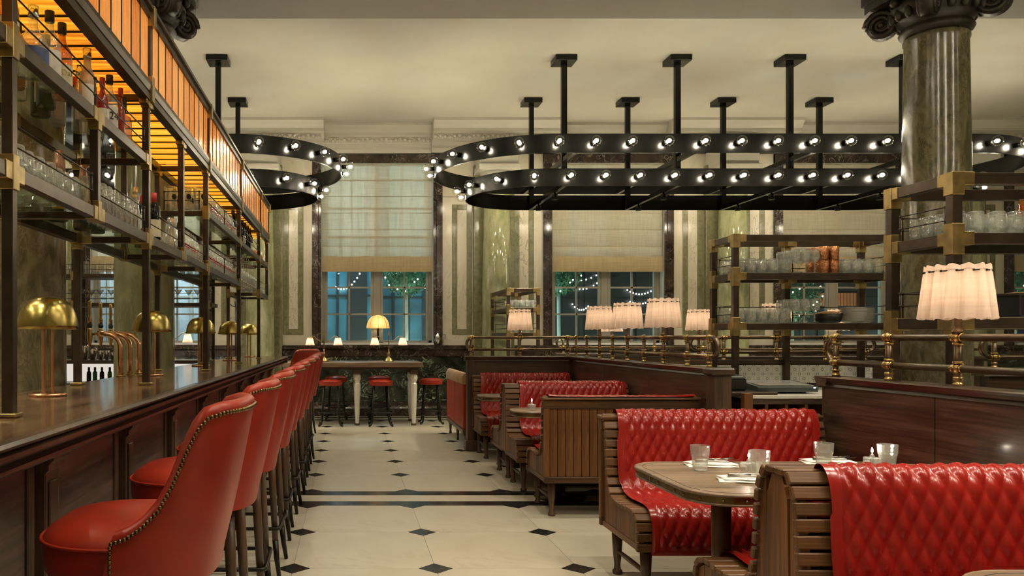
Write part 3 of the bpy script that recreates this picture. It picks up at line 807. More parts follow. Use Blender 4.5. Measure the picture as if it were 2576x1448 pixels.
# ================================================================== BAR SHELF GANTRY
XFp, XBp = -1.06, -1.42; PS = .018
Z1, Z2, ZM, ZT = 1.835, 2.245, 2.60, 2.985       # lower shelf, middle shelf, soffit rail, top rail
PY = [.75, 2.45, 4.11, 5.83, 7.59, 9.27]; YE = 10.2
gan = thing('bar_gantry', 'bronze and brass bar gantry with glass shelves and amber backlit canopy', 'shelving', (-1.24, 5.4, HB))
def post(root, x, y, z0, z1, s=PS):
    part('post', MB().box(x - s, x + s, y - s, y + s, z0, z1, .0025), M['bronze'], root)
def beam(root, x0, x1, y0, y1, z0, z1):
    part('beam', MB().box(x0, x1, y0, y1, z0, z1, .0025), M['bronze'], root)
def joint(root, x, y, z, up=.05, dn=.05, xs=(0, 0), ys=(0, 0), s=PS, hb=.024):
    b = MB().box(x - s - .005, x + s + .005, y - s - .005, y + s + .005, z - dn, z + up, .002)
    if xs[0] or xs[1]: b.box(x - s - xs[0], x + s + xs[1], y - s - .004, y + s + .004, z - hb - .004, z + hb + .004, .002)
    if ys[0] or ys[1]: b.box(x - s - .003, x + s + .003, y - s - ys[0], y + s + ys[1], z - hb - .0045, z + hb + .0045, .002)
    part('brass_joint', b, M['brass'], root)
rod_n = 0
def gallery(root, x, y0, y1, z, mids=1, axis='y'):
    """two thin rods on ball-jointed stanchions"""
    b = MB(); hs = (.068, .135)
    n = mids + 2
    for i in range(n):
        t = y0 + (y1 - y0) * i / (n - 1)
        p = (x, t) if axis == 'y' else (t, x)
        b2 = MB().tube([(p[0], p[1], z), (p[0], p[1], z + .14)], .0045, 6)
        for h in hs: b2.sphere((p[0], p[1], z + h), .008, 8, 6)
        part('stanchion', b2, M['rod'], root)
    for h in hs:
        q = [(x, y0, z + h), (x, y1, z + h)] if axis == 'y' else [(y0, x, z + h), (y1, x, z + h)]
        part('guard_rod', MB().tube(q, .0032, 6), M['rod'], root)
for i, y in enumerate(PY):
    for x in (XFp, XBp):
        post(gan, x, y, HB + .012, ZM - .03)
        part('foot_plate', MB().box(x - .032, x + .032, y - .032, y + .032, HB + .001, HB + .014, .003), M['brass'], gan)
        ye = .05
        if i != 0:
            joint(gan, x, y, Z1, .055, .055, (.0, .0), (ye if not (i == 5) else 0, ye if i != 4 else 0))
        if i in (0, 1): joint(gan, x, y, Z2, .055, .055, (0, 0), (ye, ye))
        if i == 2: joint(gan, x, y, Z2, .05, .05, (0, 0), (ye, 0))
        if i >= 3: joint(gan, x, y, Z2, .05, .05, (0, 0), (0 if i == 3 else ye, ye))
        joint(gan, x, y, ZM - .02, .02, .06, (0, 0), (.05, .05), hb=.045)
    for z in [Z1, ZM - .02] + ([Z2] if True else []):
        beam(gan, XBp + PS, XFp - PS, y - .014, y + .014, z - .022, z + .012)
    for z in (Z1,):
        part('brass_joint', MB().box(XFp - PS - .06, XFp - PS, y - .017, y + .017, z - .025, z + .015, .002), M['brass'], gan)
        part('brass_joint', MB().box(XBp + PS, XBp + PS + .06, y - .017, y + .017, z - .025, z + .015, .002), M['brass'], gan)
hz = .024
for x in (XFp, XBp):
    post(gan, x, YE, Z1 - .03, ZM - .03)
    joint(gan, x, YE, Z1, .03, .03, (0, 0), (.05, 0)); joint(gan, x, YE, Z2, .05, .05, (0, 0), (.05, 0)); joint(gan, x, YE, ZM - .02, .02, .05, (0, 0), (.05, 0), hb=.045)
    post(gan, x, 3.28, Z1, Z2); post(gan, x, 4.97, Z1, ZM - .03)
    joint(gan, x, 3.28, Z1, .055, .03, (0, 0), (.05, .05)); joint(gan, x, 3.28, Z2, .03, .06, (0, 0), (.05, .05))
    joint(gan, x, 4.97, Z1, .055, .03, (0, 0), (.05, .05)); joint(gan, x, 4.97, ZM - .02, .02, .06, (0, 0), (.05, .05), hb=.045)
    cuts1 = [.75, 2.45, 3.28, 4.11, 4.97, 5.83, 7.59]
    for a, c in list(zip(cuts1[:-1], cuts1[1:])) + [(9.27, YE)]:
        beam(gan, x - PS, x + PS, a + PS + .05, c - PS - .05, Z1 - hz, Z1 + hz)
    for a, c in ((.75, 2.45), (2.45, 3.28), (3.28, 4.11), (5.83, 7.59), (7.59, 9.27), (9.27, YE)):
        beam(gan, x - PS, x + PS, a + PS + .05, c - PS - .05, Z2 - hz, Z2 + hz)
for y in (3.28, 4.97):
    beam(gan, XBp + PS, XFp - PS, y - .012, y + .012, Z1 - .022, Z1 + .01)
beam(gan, XBp + PS, XFp - PS, YE - .014, YE + .014, Z1 - .022, Z1 + .012); beam(gan, XBp + PS, XFp - PS, YE - .014, YE + .014, Z2 - .022, Z2 + .012)
def gshelf(y0, y1, z):
    part('glass_shelf', MB().box(XBp + .02, XFp - .02, y0, y1, z + .013, z + .021), M['glass_shelf'], gan)
for a, c in ((.8, 2.43), (2.47, 4.09), (4.13, 5.81), (5.85, 7.57), (9.29, YE)): gshelf(a, c, Z1)
for a, c in ((.8, 2.43), (2.47, 4.09), (5.85, 7.57), (7.61, 9.25), (9.29, YE)): gshelf(a, c, Z2)
S1, S2 = Z1 + .022, Z2 + .022
for a, c in ((2.49, 3.24), (3.32, 4.07), (4.15, 4.93), (5.01, 5.79)): gallery(gan, XFp, a, c, Z1 + hz, 0)
gallery(gan, XFp, 5.87, 7.55, Z1 + hz, 1); gallery(gan, XFp, 9.31, YE - .03, Z1 + hz, 0)
gallery(gan, XFp, 2.49, 4.07, Z2 + hz, 1); gallery(gan, XFp, 5.87, 7.55, Z2 + hz, 1); gallery(gan, XFp, 7.63, 9.23, Z2 + hz, 1)
gallery(gan, 5.83, XBp + .05, XFp - .05, Z2 + hz, 0, 'x')
# canopy: soffit and two fronts of amber strips in lead cames
part('soffit_rail', MB().prism([(XFp - .02, ZM - .045), (XFp + .028, ZM - .045), (XFp + .028, ZM - .01), (XFp + .022, ZM - .006), (XFp + .028, ZM), (XFp + .034, ZM + .03), (XFp + .034, ZM + .05), (XFp - .02, ZM + .05)], 'y', .7, YE + .02), M['bronze'], gan)
part('soffit_rail', MB().box(XBp - .03, XBp + .02, .7, YE + .02, ZM - .045, ZM + .05, .003), M['bronze'], gan)
part('top_rail', MB().prism([(XFp - .02, ZT), (XFp + .03, ZT), (XFp + .03, ZT + .035), (XFp + .045, ZT + .04), (XFp + .045, ZT + .06), (XFp - .02, ZT + .06)], 'y', .7, YE + .02), M['bronze'], gan)
part('top_rail', MB().box(XBp - .03, XBp + .02, .7, YE + .02, ZT, ZT + .05, .003), M['bronze'], gan)
ends = [.75, 2.45, 4.11, 5.83, 7.59, 9.27, YE]
nst = [10, 10, 10, 10, 10, 5]
for (a, c), n in zip(zip(ends[:-1], ends[1:]), nst):
    stp = (c - a - .05) / n
    mf = MB().box(-.004, .004, .006, stp - .006, ZM + .052, ZT - .002, .001).mesh('amber_strip', M['amber_front'])
    ms = MB().box(XBp + .022, XFp - .022, .005, stp - .005, -.004, .004, .001).mesh('amber_strip', M['amber_soffit'])
    came_f = MB().box(-.007, .007, -.006, .006, ZM + .05, ZT).mesh('came', M['lead'])
    came_s = MB().box(XBp + .021, XFp - .021, -.006, .006, -.008, .006).mesh('came', M['lead'])
    o = rootpos(gan)
    for i in range(n):
        y = a + .025 + stp * i
        lpart('amber_strip', mf, None, gan, (XFp + .012 - o.x, y - o.y, -o.z))
        lpart('amber_strip', mf, None, gan, (XBp - .012 - o.x, y - o.y, -o.z))
        lpart('amber_strip', ms, None, gan, (-o.x, y - o.y, ZM + .006 - o.z))
        if i:
            lpart('came', came_f, None, gan, (XFp + .012 - o.x, y - o.y, -o.z)); lpart('came', came_s, None, gan, (-o.x, y - o.y, ZM + .004 - o.z))
for y in ends:
    part('canopy_post', MB().box(XFp - .01, XFp + .030, y - .018, y + .018, ZM + .05, ZT, .003), M['bronze'], gan)
    b = MB().box(XFp - .012, XFp + .040, y - .022, y + .022, ZM - .05, ZM + .085, .002).box(XFp - .012, XFp + .050, y - .022, y + .022, ZT - .04, ZT + .066, .002)
    part('brass_joint', b, M['brass'], gan)
part('canopy_top', MB().box(XBp - .02, XFp + .02, .72, YE, ZT + .03, ZT + .045), M['lead'], gan)
# wine-glass hanging racks under the middle shelf in the fifth bay
for i in range(9):
    y = 7.72 + i * .17
    b = MB().tube([(XFp - .01, y, Z2 - .09), (XFp - .01, y, Z2 - .125), (XBp + .05, y, Z2 - .125)], .006, 6)
    part('glass_rack', b, M['bronze_rail'], gan)

# ================================================================== BRASS DOME LAMPS ON THE BAR
def mush(loc, label, group=None):
    t = thing('dome_lamp', label, 'lamp', loc, 0, group)
    lpart('base', MB().lathe([(0, 0), (.076, 0), (.079, .005), (.076, .012), (.066, .014), (.05, .008), (0, .008)], 40), M['copper'], t)
    for sx in (-1, 1):
        lpart('upright', MB().box(sx * .019 - .007, sx * .019 + .007, -.007, .007, .008, .288, .003), M['copper'], t)
    lpart('rod', MB().tube([(0, 0, .01), (0, 0, .29)], .003, 8), M['brass_pol'], t)
    lpart('crossbar', MB().box(-.122, .122, -.005, .005, .283, .290, .002), M['copper'], t)
    pr = [(.125, .285), (.1245, .30), (.121, .325), (.113, .355), (.098, .385), (.075, .408), (.045, .421), (0, .426)]
    pri = [(r - .002 if r > 0 else 0, z - .002) for r, z in pr]
    lpart('dome', MB().lathe(pr, 48).lathe(pri[::-1], 48), M['dome_brass'], t)
    for sx in (-1, 1): lpart('pivot', MB().sphere((sx * .126, 0, .292), .006, 8, 6), M['iron'], t)
    lpart('bulb', MB().sphere((0, 0, .335), .018, 10, 8), M['lampbulb'], t)
    lamp('lamp_light', (0, 0, .31), MUSH_W, WARM, .015, t)
    return t
lm = mush((-1.285, 3.35, HB), 'brass dome table lamp on the bar beside the mottled column')
for y, lb in ((5.12, 'brass dome table lamp on the bar beside the copper beer pipes'), (6.82, 'brass dome table lamp on the bar, third along from the mottled column'),
              (8.5, 'brass dome table lamp on the bar, fourth along from the mottled column'), (10.05, 'brass dome table lamp at the far end of the bar')):
    dup(lm, (-1.285 if y < 9 else -1.27, y, HB), 0, lb)

# ================================================================== BAR STOOLS
def sup(a, b, n, ph, l0=0):
    c, s_ = math.cos(ph), math.sin(ph)
    return (a * math.copysign(abs(c) ** (2 / n), c), b * math.copysign(abs(s_) ** (2 / n), s_))
TT = [(-.24, 1.140), (-.19, 1.137), (-.155, 1.126), (-.136, 1.095), (-.122, 1.04), (-.107, .965), (-.087, .905), (-.057, .865), (-.024, .838), (.02, .822)]
def topz(f):
    if f <= TT[0][0]: return TT[0][1]
    for (a, za), (b, zb) in zip(TT[:-1], TT[1:]):
        if f <= b:
            t = (f - a) / (b - a); return za + (zb - za) * t
    return TT[-1][1]
def shellpt(ph, z, inset=0.0):
    f, l = sup(.235 - inset, .245 - inset, 2.7, ph)
    f = -f
    lean = .09 * max(0, z - .72) / .42
    return f - lean, l, z
def make_stool(first):
    t = thing('bar_stool', 'x', 'bar stool')
    b = MB(); n = 48; rings = [(0, .713), (.88, .71), (.965, .720), (.995, .745), (1.0, .79), (.985, .803), (.93, .820), (.75, .846), (.4, .862), (0, .866)]
    b.grid(lambda i, j: (sup(.228 * rings[j][0], .226 * rings[j][0], 2.3, 2 * PI * i / n) + (rings[j][1],)), n, len(rings), True)
    lpart('seat', b, M['red'], t)
    w = [sup(.2285, .2265, 2.3, 2 * PI * i / n) + (.800,) for i in range(n)]
    lpart('piping', MB().tube(w, .0045, 6, True), M['red'], t)
    # shell
    phm = 1.585; nu = 61; rows = []
    for k in range(11): rows.append(('o', k / 10))
    for k in range(1, 6): rows.append(('c', k / 6))
    for k in range(0, 9): rows.append(('i', 1 - k / 8))
    th = .046
    def fn(i, j):
        ph = -phm + 2 * phm * i / (nu - 1)
        f0, _ = sup(.235, .245, 2.7, ph); zt = topz(-f0)
        kind, q = rows[j]
        zb = .705
        if kind == 'o': return shellpt(ph, zb + (zt - zb) * q, -.004 * math.sin(PI * q))
        if kind == 'i': return shellpt(ph, .77 + (max(zt, .80) - .77) * q, th)
        a = PI * q
        return shellpt(ph, zt + .022 * math.sin(a), th * (1 - math.cos(a)) / 2)
    b = MB().grid(fn, nu, len(rows), False)
    e0 = [fn(0, j) for j in range(len(rows))]; e1 = [fn(nu - 1, j) for j in range(len(rows))]
    b.add(e0, [tuple(range(len(e0)))]); b.add(e1, [tuple(range(len(e1)))[::-1]])
    lpart('backrest', b, M['red'], t)
    # nailheads along the outer edge
    pts = []
    for i in range(401):
        ph = -phm + 2 * phm * i / 400; f0, _ = sup(.235, .245, 2.7, ph); pts.append(Vector(shellpt(ph, topz(-f0) - .004, -.003)))
    a0, a1 = Vector(shellpt(-phm + .03, .705, -.003)), Vector(shellpt(phm - .03, .705, -.003))
    pts = [a0] + pts + [a1]
    nails = []; acc = 0; last = pts[0]; step = .0115
    for p in pts[1:]:
        dd = (p - last).length
        while acc + dd >= step:
            last = last + (p - last) * ((step - acc) / dd); nails.append(last.copy()); dd = (p - last).length; acc = 0
        acc += dd; last = p
    if first:
        nm = MB().sphere((0, 0, 0), .0056, 8, 6).mesh('nailhead', M['nail'])
        for p in nails: lpart('nailhead', nm, None, t, p)
    else:
        b = MB()
        for p in nails: b.sphere(p, .0056, 6, 4)
        lpart('nailhead_trim', b, M['nail'], t, label='row of brass nailheads', kind='stuff')
    # legs, ferrules, foot rail
    for sx in (-1, 1):
        for sy in (-1, 1):
            fx = sx * .15; fy = sy * .135
            p = [(fx, fy, .705), (fx + sx * .012, fy + sy * .012, .5), (fx + sx * .028, fy + sy * .025, .2)]
            lg = lpart('leg', MB().tube(p, [.022, .020, .017], 12), M['leg_wood'], t)
            q = [(fx + sx * .0285, fy + sy * .0255, .198), (fx + sx * .037, fy + sy * .032, .1), (fx + sx * .052, fy + sy * .046, .002)]
            lpart('ferrule', MB().tube(q, [.0175, .015, .0115], 12), M['iron'], lg)
    rr = []
    for cx, cy, a0 in ((.20, .18, 0), (-.20, .18, PI / 2), (-.20, -.18, PI), (.20, -.18, 3 * PI / 2)):
        for k in range(5):
            a = a0 + k * PI / 8; rr.append((cx - math.copysign(.02, cx) + .02 * math.cos(a), cy - math.copysign(.02, cy) + .02 * math.sin(a), .265))
    lpart('foot_rail', MB().tube(rr, .010, 8, True), M['iron'], t)
    lpart('swivel', MB().lathe([(.13, .66), (.15, .665), (.15, .703)], 20), M['leg_wood'], t)
    return t
SX = -.585
st0 = make_stool(True); st0.location = (SX, 2.13, 0); st0.rotation_euler = (0, 0, PI)
st0['label'] = 'red leather bar stool beside the near bar panel, nailheads facing out'; st0['group'] = 'bar stools along the counter'
st1 = make_stool(False); st1.location = (SX, 2.97, 0); st1.rotation_euler = (0, 0, PI)
ordn = ['second', 'third', 'fourth', 'fifth', 'sixth', 'seventh', 'eighth', 'ninth']
st1['group'] = 'bar stools along the counter'
tilt = [0, .02, -.03, .02, -.02, .03, 0, -.03]
for i in range(8):
    y = 2.97 + .765 * i; lb = 'red leather bar stool at the counter, %s from the near end of the bar' % ordn[i]
    if i == 0: st1['label'] = lb
    else: dup(st1, (SX + .004 * (i % 3), y, 0), PI + tilt[i], lb)
dup(st1, (-.72, 10.78, 0), PI * .75, 'red leather bar stool turned away at the far corner of the bar', 'bar stools along the counter')

# ================================================================== BEER PIPES
for i, y in enumerate((5.0, 5.22, 5.44)):
    t = thing('beer_tap', ['copper beer pipe with brass tap handle, closest to the brass dome lamp', 'copper beer pipe with brass tap handle, middle of three', 'copper beer pipe with brass tap handle, beside the light green column'][i], 'beer tap', (-1.455, y, HB), 0, 'copper beer pipes')
    pth = [(0, 0, 0), (0, 0, .12), (-.002, 0, .18)] + [(-.09 + .09 * math.cos(a), 0, .18 + .09 * math.sin(a)) for a in [PI / 16 * k for k in range(1, 8)]] + [(-.10, 0, .272), (-.145, 0, .275)]
    lpart('pipe', MB().tube(pth, .019, 14), M['copper'], t)
    lpart('base_ring', MB().lathe([(.03, 0), (.032, .006), (.024, .01)], 20), M['brass_pol'], t)
    b = MB().tube([(-.145, 0, .275), (-.18, 0, .27)], .008, 8)
    b.lathe([(.006, .19), (.012, .21), (.017, .24), (.019, .27), (.016, .30), (.013, .315)], 12, (-.195, 0, 0))
    lpart('tap', b, M['brass_pol'], t)
    lpart('tap_collar', MB().lathe([(.016, .315), (.017, .32), (.017, .335), (.014, .34)], 12, (-.195, 0, 0)), M['black_plastic'], t)
    lpart('handle', MB().lathe([(.013, .34), (.014, .37), (.010, .385), (.012, .40), (.011, .44), (.013, .475), (.010, .482), (0, .485)], 12, (-.195, 0, 0)), M['brass_pol'], t)
# ================================================================== GLASSWARE AND BOTTLES
def cup(prof, th, n=18, foot=.008):
    inn = [(max(r - th, .001), z) for r, z in prof if z >= prof[0][1] + foot]
    p = [(0, prof[0][1])] + prof + inn[::-1] + [(0, inn[0][1])]
    return MB().lathe(p, n)
def flip(b, h): return b.xf(Matrix.Translation((0, 0, h)) @ Matrix.Rotation(PI, 4, 'X'))
G = {}
G['tumbler'] = cup([(.030, 0), (.034, .004), (.036, .03), (.040, .06), (.042, .095)], .0025).mesh('tumbler', M['glass'])
G['tumbler_inv'] = flip(cup([(.031, 0), (.035, .004), (.037, .03), (.040, .06), (.043, .112)], .0025), .112).mesh('tumbler', M['glass'])
G['highball'] = flip(cup([(.027, 0), (.029, .004), (.030, .05), (.031, .15)], .0022, 14), .15).mesh('highball', M['glass'])
G['fluted'] = cup([(.026, 0), (.029, .004), (.031, .035), (.0345, .055), (.036, .06), (.038, .09)], .0022, 20).mesh('tumbler', M['glass'])
G['wine'] = MB().lathe([(0, 0), (.032, .001), (.03, .004), (.005, .008), (.0035, .03), (.0035, .075), (.008, .083), (.03, .10), (.037, .125), (.034, .16), (.029, .185), (.0275, .185), (.0325, .16), (.0355, .125), (.028, .102), (0, .09)], 16).mesh('wine_glass', M['glass'])
G['wine_hang'] = flip(MB().lathe([(0, 0), (.034, .001), (.032, .004), (.005, .008), (.0035, .03), (.0035, .085), (.008, .093), (.034, .115), (.042, .145), (.038, .19), (.031, .225), (.0295, .225), (.0365, .19), (.0405, .145), (.032, .117), (0, .10)], 14), 0).mesh('wine_glass', M['glass'])
G['martini'] = MB().lathe([(0, 0), (.035, .001), (.033, .004), (.005, .008), (.0035, .03), (.0035, .085), (.006, .09), (.05, .155), (.0485, .155), (.004, .093), (0, .092)], 16).mesh('martini_glass', M['glass'])
G['amber'] = flip(cup([(.030, 0), (.034, .004), (.036, .03), (.039, .06), (.041, .09)], .0025), .09).mesh('tumbler', M['amber_glass'])
hm = plain('hammered_copper', (.62, .28, .13), .28, 1, .3, 90, bmp=.9)
G['copper'] = MB().lathe([(0, 0), (.032, 0), (.035, .004), (.036, .06), (.038, .105), (.036, .105), (.034, .06), (.032, .006), (0, .006)], 20).mesh('copper_cup', hm)
def put(kind, name, loc, label, cat, group, rz=0):
    return single(name, G[kind], None, label, cat, loc, rz, group)
# lower bar shelf, bay one: upturned tumblers
rnd = random.Random(3)
def rows(kind, name, ys, xs, z, label, cat, group, jit=.006):
    for x in xs:
        for y in ys:
            put(kind, name, (x + rnd.uniform(-jit, jit), y + rnd.uniform(-jit, jit), z), label, cat, group, rnd.uniform(0, 6))
fr = lambda a, b, st: [a + st * i for i in range(int((b - a) / st + 1e-6) + 1)]
rows('tumbler_inv', 'tumbler', fr(2.55, 3.20, .092), (-1.13, -1.225, -1.33), S1, 'clear upturned tumbler on the lower bar shelf above the first dome lamp', 'glass', 'upturned tumblers on the bar shelf')
rows('highball', 'highball_glass', fr(3.36, 4.04, .075), (-1.115, -1.19), S1, 'tall clear highball glass on the lower bar shelf beside the champagne bottles', 'glass', 'highball glasses on the bar shelf')
def bottle(loc, prof, body, cap=None, label=None, lab=None, name='bottle', desc='', text=None, rz=0, capprof=None, sq=False):
    b = MB().lathe(prof, 4 if sq else 20, smooth=not sq)
    if sq: b.xf(Matrix.Rotation(PI / 4, 4, 'Z'))
    o = single(name, b, body, desc, 'bottle', loc, rz)
    zt = prof[-1][1]; rt = prof[-1][0]
    if cap:
        cp = capprof or [(rt + .002, zt - .03), (rt + .003, zt - .028), (rt + .003, zt + .012), (0, zt + .014)]
        lpart('cap', MB().lathe(cp, 16), cap, o)
    if lab:
        z0, z1, r = lab[0], lab[1], lab[2]; m = lab[3] if len(lab) > 3 else M['paper']
        b = MB()
        if sq: b.box(r, r + .001, -r * .8, r * .8, z0, z1)
        else: b.grid(lambda i, j: ((r + .0012) * math.cos(-1.1 + 2.2 * i / 10), (r + .0012) * math.sin(-1.1 + 2.2 * i / 10), z0 + (z1 - z0) * j), 11, 2)
        lo = lpart('paper_label', b, m, o)
        if text:
            tb = text_mb(text[0], text[1]).xf(Matrix.Translation((r + .0025, 0, z0 + (z1 - z0) * text[2])) @ Matrix.Rotation(PI / 2, 4, 'Z') @ RX)
            lpart('label_print', tb, text[3] if len(text) > 3 else M['ink'], lo)
    return o
spirit = [(0, 0), (.036, 0), (.039, .006), (.039, .16), (.036, .19), (.020, .215), (.0145, .235), (.014, .29)]
squat = [(0, 0), (.050, 0), (.053, .008), (.053, .10), (.046, .14), (.024, .17), (.016, .185), (.0155, .25)]
slim = [(0, 0), (.033, 0), (.036, .006), (.035, .17), (.030, .20), (.018, .23), (.0155, .25), (.0155, .30)]
wine = [(0, 0), (.036, 0), (.0375, .006), (.0375, .19), (.034, .215), (.018, .245), (.0145, .26), (.0145, .30)]
cham = [(0, 0), (.042, 0), (.044, .008), (.043, .17), (.030, .225), (.019, .27), (.016, .30)]
sq_ = [(.050, 0), (.052, .004), (.052, .15), (.046, .175), (.020, .19), (.019, .20)]
R0 = -.75  # labels face the guests and the camera
bottle((-1.16, 2.66, S2), spirit, M['whisky'], M['ink'], lab=(.05, .13, .039), desc='amber whisky bottle on the middle bar shelf beside the first post', rz=R0)
bottle((-1.28, 2.72, S2), slim, M['glass'], M['ink'], lab=(.04, .12, .0355), desc='clear bottle with tall black neck on the middle bar shelf, behind the blue-labelled one', rz=R0)
bottle((-1.15, 2.86, S2), squat, M['glass'], M['silver'], lab=(.03, .10, .053, plain('blue_label', (.06, .09, .22), .5)), desc='squat clear bottle with dark blue label on the middle bar shelf', rz=R0)
bottle((-1.27, 2.98, S2), spirit, M['whisky'], M['gold_ink'], lab=(.05, .14, .039, M['white_label']), desc='whisky bottle with white label behind the blue-labelled bottle', rz=R0)
bottle((-1.14, 3.12, S2), spirit, M['whisky'], M['ink'], lab=(.03, .13, .039), text=('Dal', .032, .66, M['gold_ink']), desc='whisky bottle with cream label and script lettering on the middle bar shelf', rz=R0)
bottle((-1.25, 3.24, S2), spirit, M['green_glass'], M['ink'], lab=(.05, .11, .039, M['ink']), desc='dark green bottle with black label on the middle bar shelf', rz=R0)
bottle((-1.14, 3.42, S2), slim, M['frost'], M['silver'], lab=(.04, .15, .0355, M['white_label']), desc='frosted pale bottle with white label on the middle bar shelf', rz=R0)
bottle((-1.30, 3.5, S2), slim, M['frost'], M['silver'], desc='second frosted bottle standing behind the pale one', rz=R0)
bottle((-1.13, 3.60, S2), [(r * .7, z * .8) for r, z in spirit], M['red_glass'], M['red_ink'], lab=(.03, .10, .0275, M['white_label']), desc='small red bottle with white label on the middle bar shelf', rz=R0)
bottle((-1.14, 3.74, S2), spirit, M['glass'], M['ink'], lab=(.05, .15, .039, M['white_label']), text=('24', .05, .5), desc='clear gin bottle with black cap and label reading 24', rz=R0)
bottle((-1.125, 3.87, S2), [(r * .6, z * .9) for r, z in slim], M['red_glass'], M['red_ink'], desc='slim bright red bottle at the end of the middle bar shelf', rz=R0)
bottle((-1.15, 3.98, S2), sq_, M['whisky'], M['ink'], desc='square whisky decanter bottle at the end of the middle bar shelf', rz=-.2, sq=True, capprof=[(.022, .20), (.024, .205), (.024, .27), (0, .27)])
bottle((-1.33, 3.8, S2), wine, M['dark_glass'], M['red_ink'], desc='dark wine bottle at the back of the middle bar shelf', rz=R0)
for (x, y, pr_, m_, cp_, ds) in ((-1.29, 2.57, squat, 'whisky', 'gold_ink', 'squat whisky bottle with gold cap at the back of the middle bar shelf'),
        (-1.32, 2.88, spirit, 'whisky', 'ink', 'tall whisky bottle with black cap at the back of the middle bar shelf'),
        (-1.32, 3.12, slim, 'glass', 'ink', 'clear vodka bottle with black cap at the back of the middle bar shelf'),
        (-1.32, 3.36, spirit, 'green_glass', 'gold_ink', 'green bottle with gold cap at the back of the middle bar shelf'),
        (-1.24, 3.62, slim, 'glass', 'silver', 'clear bottle with silver cap behind the small red bottle'),
        (-1.27, 3.90, spirit, 'whisky', 'red_ink', 'amber bottle with red cap behind the gin bottle'),
        (-1.14, 2.99, spirit, 'glass', 'ink', 'clear bottle with black cap between the blue and cream labelled bottles')):
    bottle((x, y, S2), [(r * 1.06, z * .98) for r, z in pr_], M[m_], M[cp_], lab=(.05, .14, pr_[3][0] * 1.06, M['white_label'] if m_ != 'whisky' else M['paper']), desc=ds, rz=R0)
bottle((-1.16, 2.30, S2), spirit, M['whisky'], M['red_ink'], lab=(.05, .13, .039), desc='whisky bottle with red cap behind the first post', rz=R0)
foil = plain('gold_foil', (.62, .42, .14), .35, .8); pfoil = plain('pink_foil', (.62, .33, .22), .35, .7)
for (x, y, f, d_) in ((-1.34, 3.62, pfoil, 'champagne bottle with pink foil on the lower bar shelf'), (-1.33, 3.93, pfoil, 'green champagne bottle with rose-gold foil beside the second post'), (-1.30, 4.04, foil, 'green champagne bottle with gold foil beside the second post')):
    bottle((x, y, S1), cham, M['green_glass'], f, lab=(.05, .12, .044, plain('yellow_label', (.75, .45, .08), .6)), desc=d_, rz=R0, capprof=[(.031, .225), (.020, .272), (.0175, .30), (.0175, .325), (0, .327)])
bottle((-1.20, 4.42, S1), wine, M['dark_glass'], foil, lab=(.06, .15, .0375, M['white_label']), desc='red wine bottle with gold capsule on the lower bar shelf', rz=R0, capprof=[(.016, .25), (.016, .31), (0, .312)])
bottle((-1.14, 4.60, S1), wine, M['dark_glass'], M['red_ink'], lab=(.05, .15, .0375), text=('TORO', .016, -.25, M['white_label']), desc='dark wine bottle with cream label and white letters below it', rz=R0, capprof=[(.016, .25), (.016, .31), (0, .312)])
bottle((-1.24, 4.68, S1), wine, M['dark_glass'], M['red_ink'], lab=(.06, .14, .0375), desc='wine bottle with bright red capsule on the lower bar shelf', rz=R0, capprof=[(.016, .24), (.016, .31), (0, .312)])
# carafes
car = [(.045, 0), (.062, .01), (.068, .04), (.055, .09), (.03, .14), (.026, .18), (.035, .24)]
G['carafe'] = cup(car, .003, 20).mesh('carafe', M['glass'])
for (x, y, d_) in ((-1.16, 4.24, 'clear glass carafe on the lower bar shelf left of the wine bottles'), (-1.15, 5.12, 'clear glass carafe on the lower bar shelf beside the printed bottles')):
    put('carafe', 'carafe', (x, y, S1), d_, 'carafe', 'glass carafes')
def mug_mesh():
    b = cup([(.044, 0), (.048, .006), (.045, .06), (.048, .15), (.050, .19)], .004, 18)
    b.tube([(.045, 0, .15), (.075, 0, .155), (.092, 0, .13), (.092, 0, .07), (.075, 0, .045), (.045, 0, .05)], .007, 8)
    return b.mesh('beer_mug', M['glass'])
G['mug'] = mug_mesh()
badge = MB().sphere((0, 0, 0), .022, 12, 6, (1, .12, 1)).mesh('badge', M['ink'])
mi = 0
for (x, y) in ((-1.345, 5.93), (-1.235, 5.93), (-1.125, 5.93), (-1.345, 6.11), (-1.235, 6.11)):
    o = put('mug', 'beer_mug', (x, y, S2), 'tall clear glass beer mug with dark oval badge on the middle bar shelf', 'beer mug', 'beer mugs on the middle shelf', PI / 2 if y > 6 else PI / 2)
    lpart('badge', badge, None, o, (-.035, -.036, .11), (0, 0, -PI / 4))
G['soda'] = MB().lathe([(0, 0), (.028, 0), (.031, .006), (.029, .05), (.031, .09), (.026, .125), (.014, .16), (.0125, .185), (.0135, .195)], 14).mesh('soda_bottle', M['glass'])
sl = MB().grid(lambda i, j: (.0315 * math.cos(-.5 + i / 6), .0315 * math.sin(-.5 + i / 6), .074 + .024 * j), 7, 2).mesh('red_print', M['red_ink'])
sl2 = MB().grid(lambda i, j: (.0324 * math.cos(-.3 + .6 * i / 6), .0324 * math.sin(-.3 + .6 * i / 6), .081 + .010 * j), 7, 2).mesh('white_print', M['white_label'])
def sodas(ys, xs, z, label, grp):
    for x in xs:
        for y in ys:
            o = put('soda', 'soda_bottle', (x, y, z), label, 'bottle', grp, rnd.uniform(-1.2, -.3))
            if x > -1.2:
                lpart('printed_label', sl, None, o); lpart('print_mark', sl2, None, o)
sodas(fr(6.30, 7.50, .074), (-1.115, -1.19), S2, 'clear soda bottle with red and white print on the middle bar shelf', 'soda bottles on the middle shelf')
sodas(fr(5.95, 7.50, .074), (-1.115, -1.19), S1, 'clear soda bottle with red and white print on the lower bar shelf', 'soda bottles on the lower shelf')
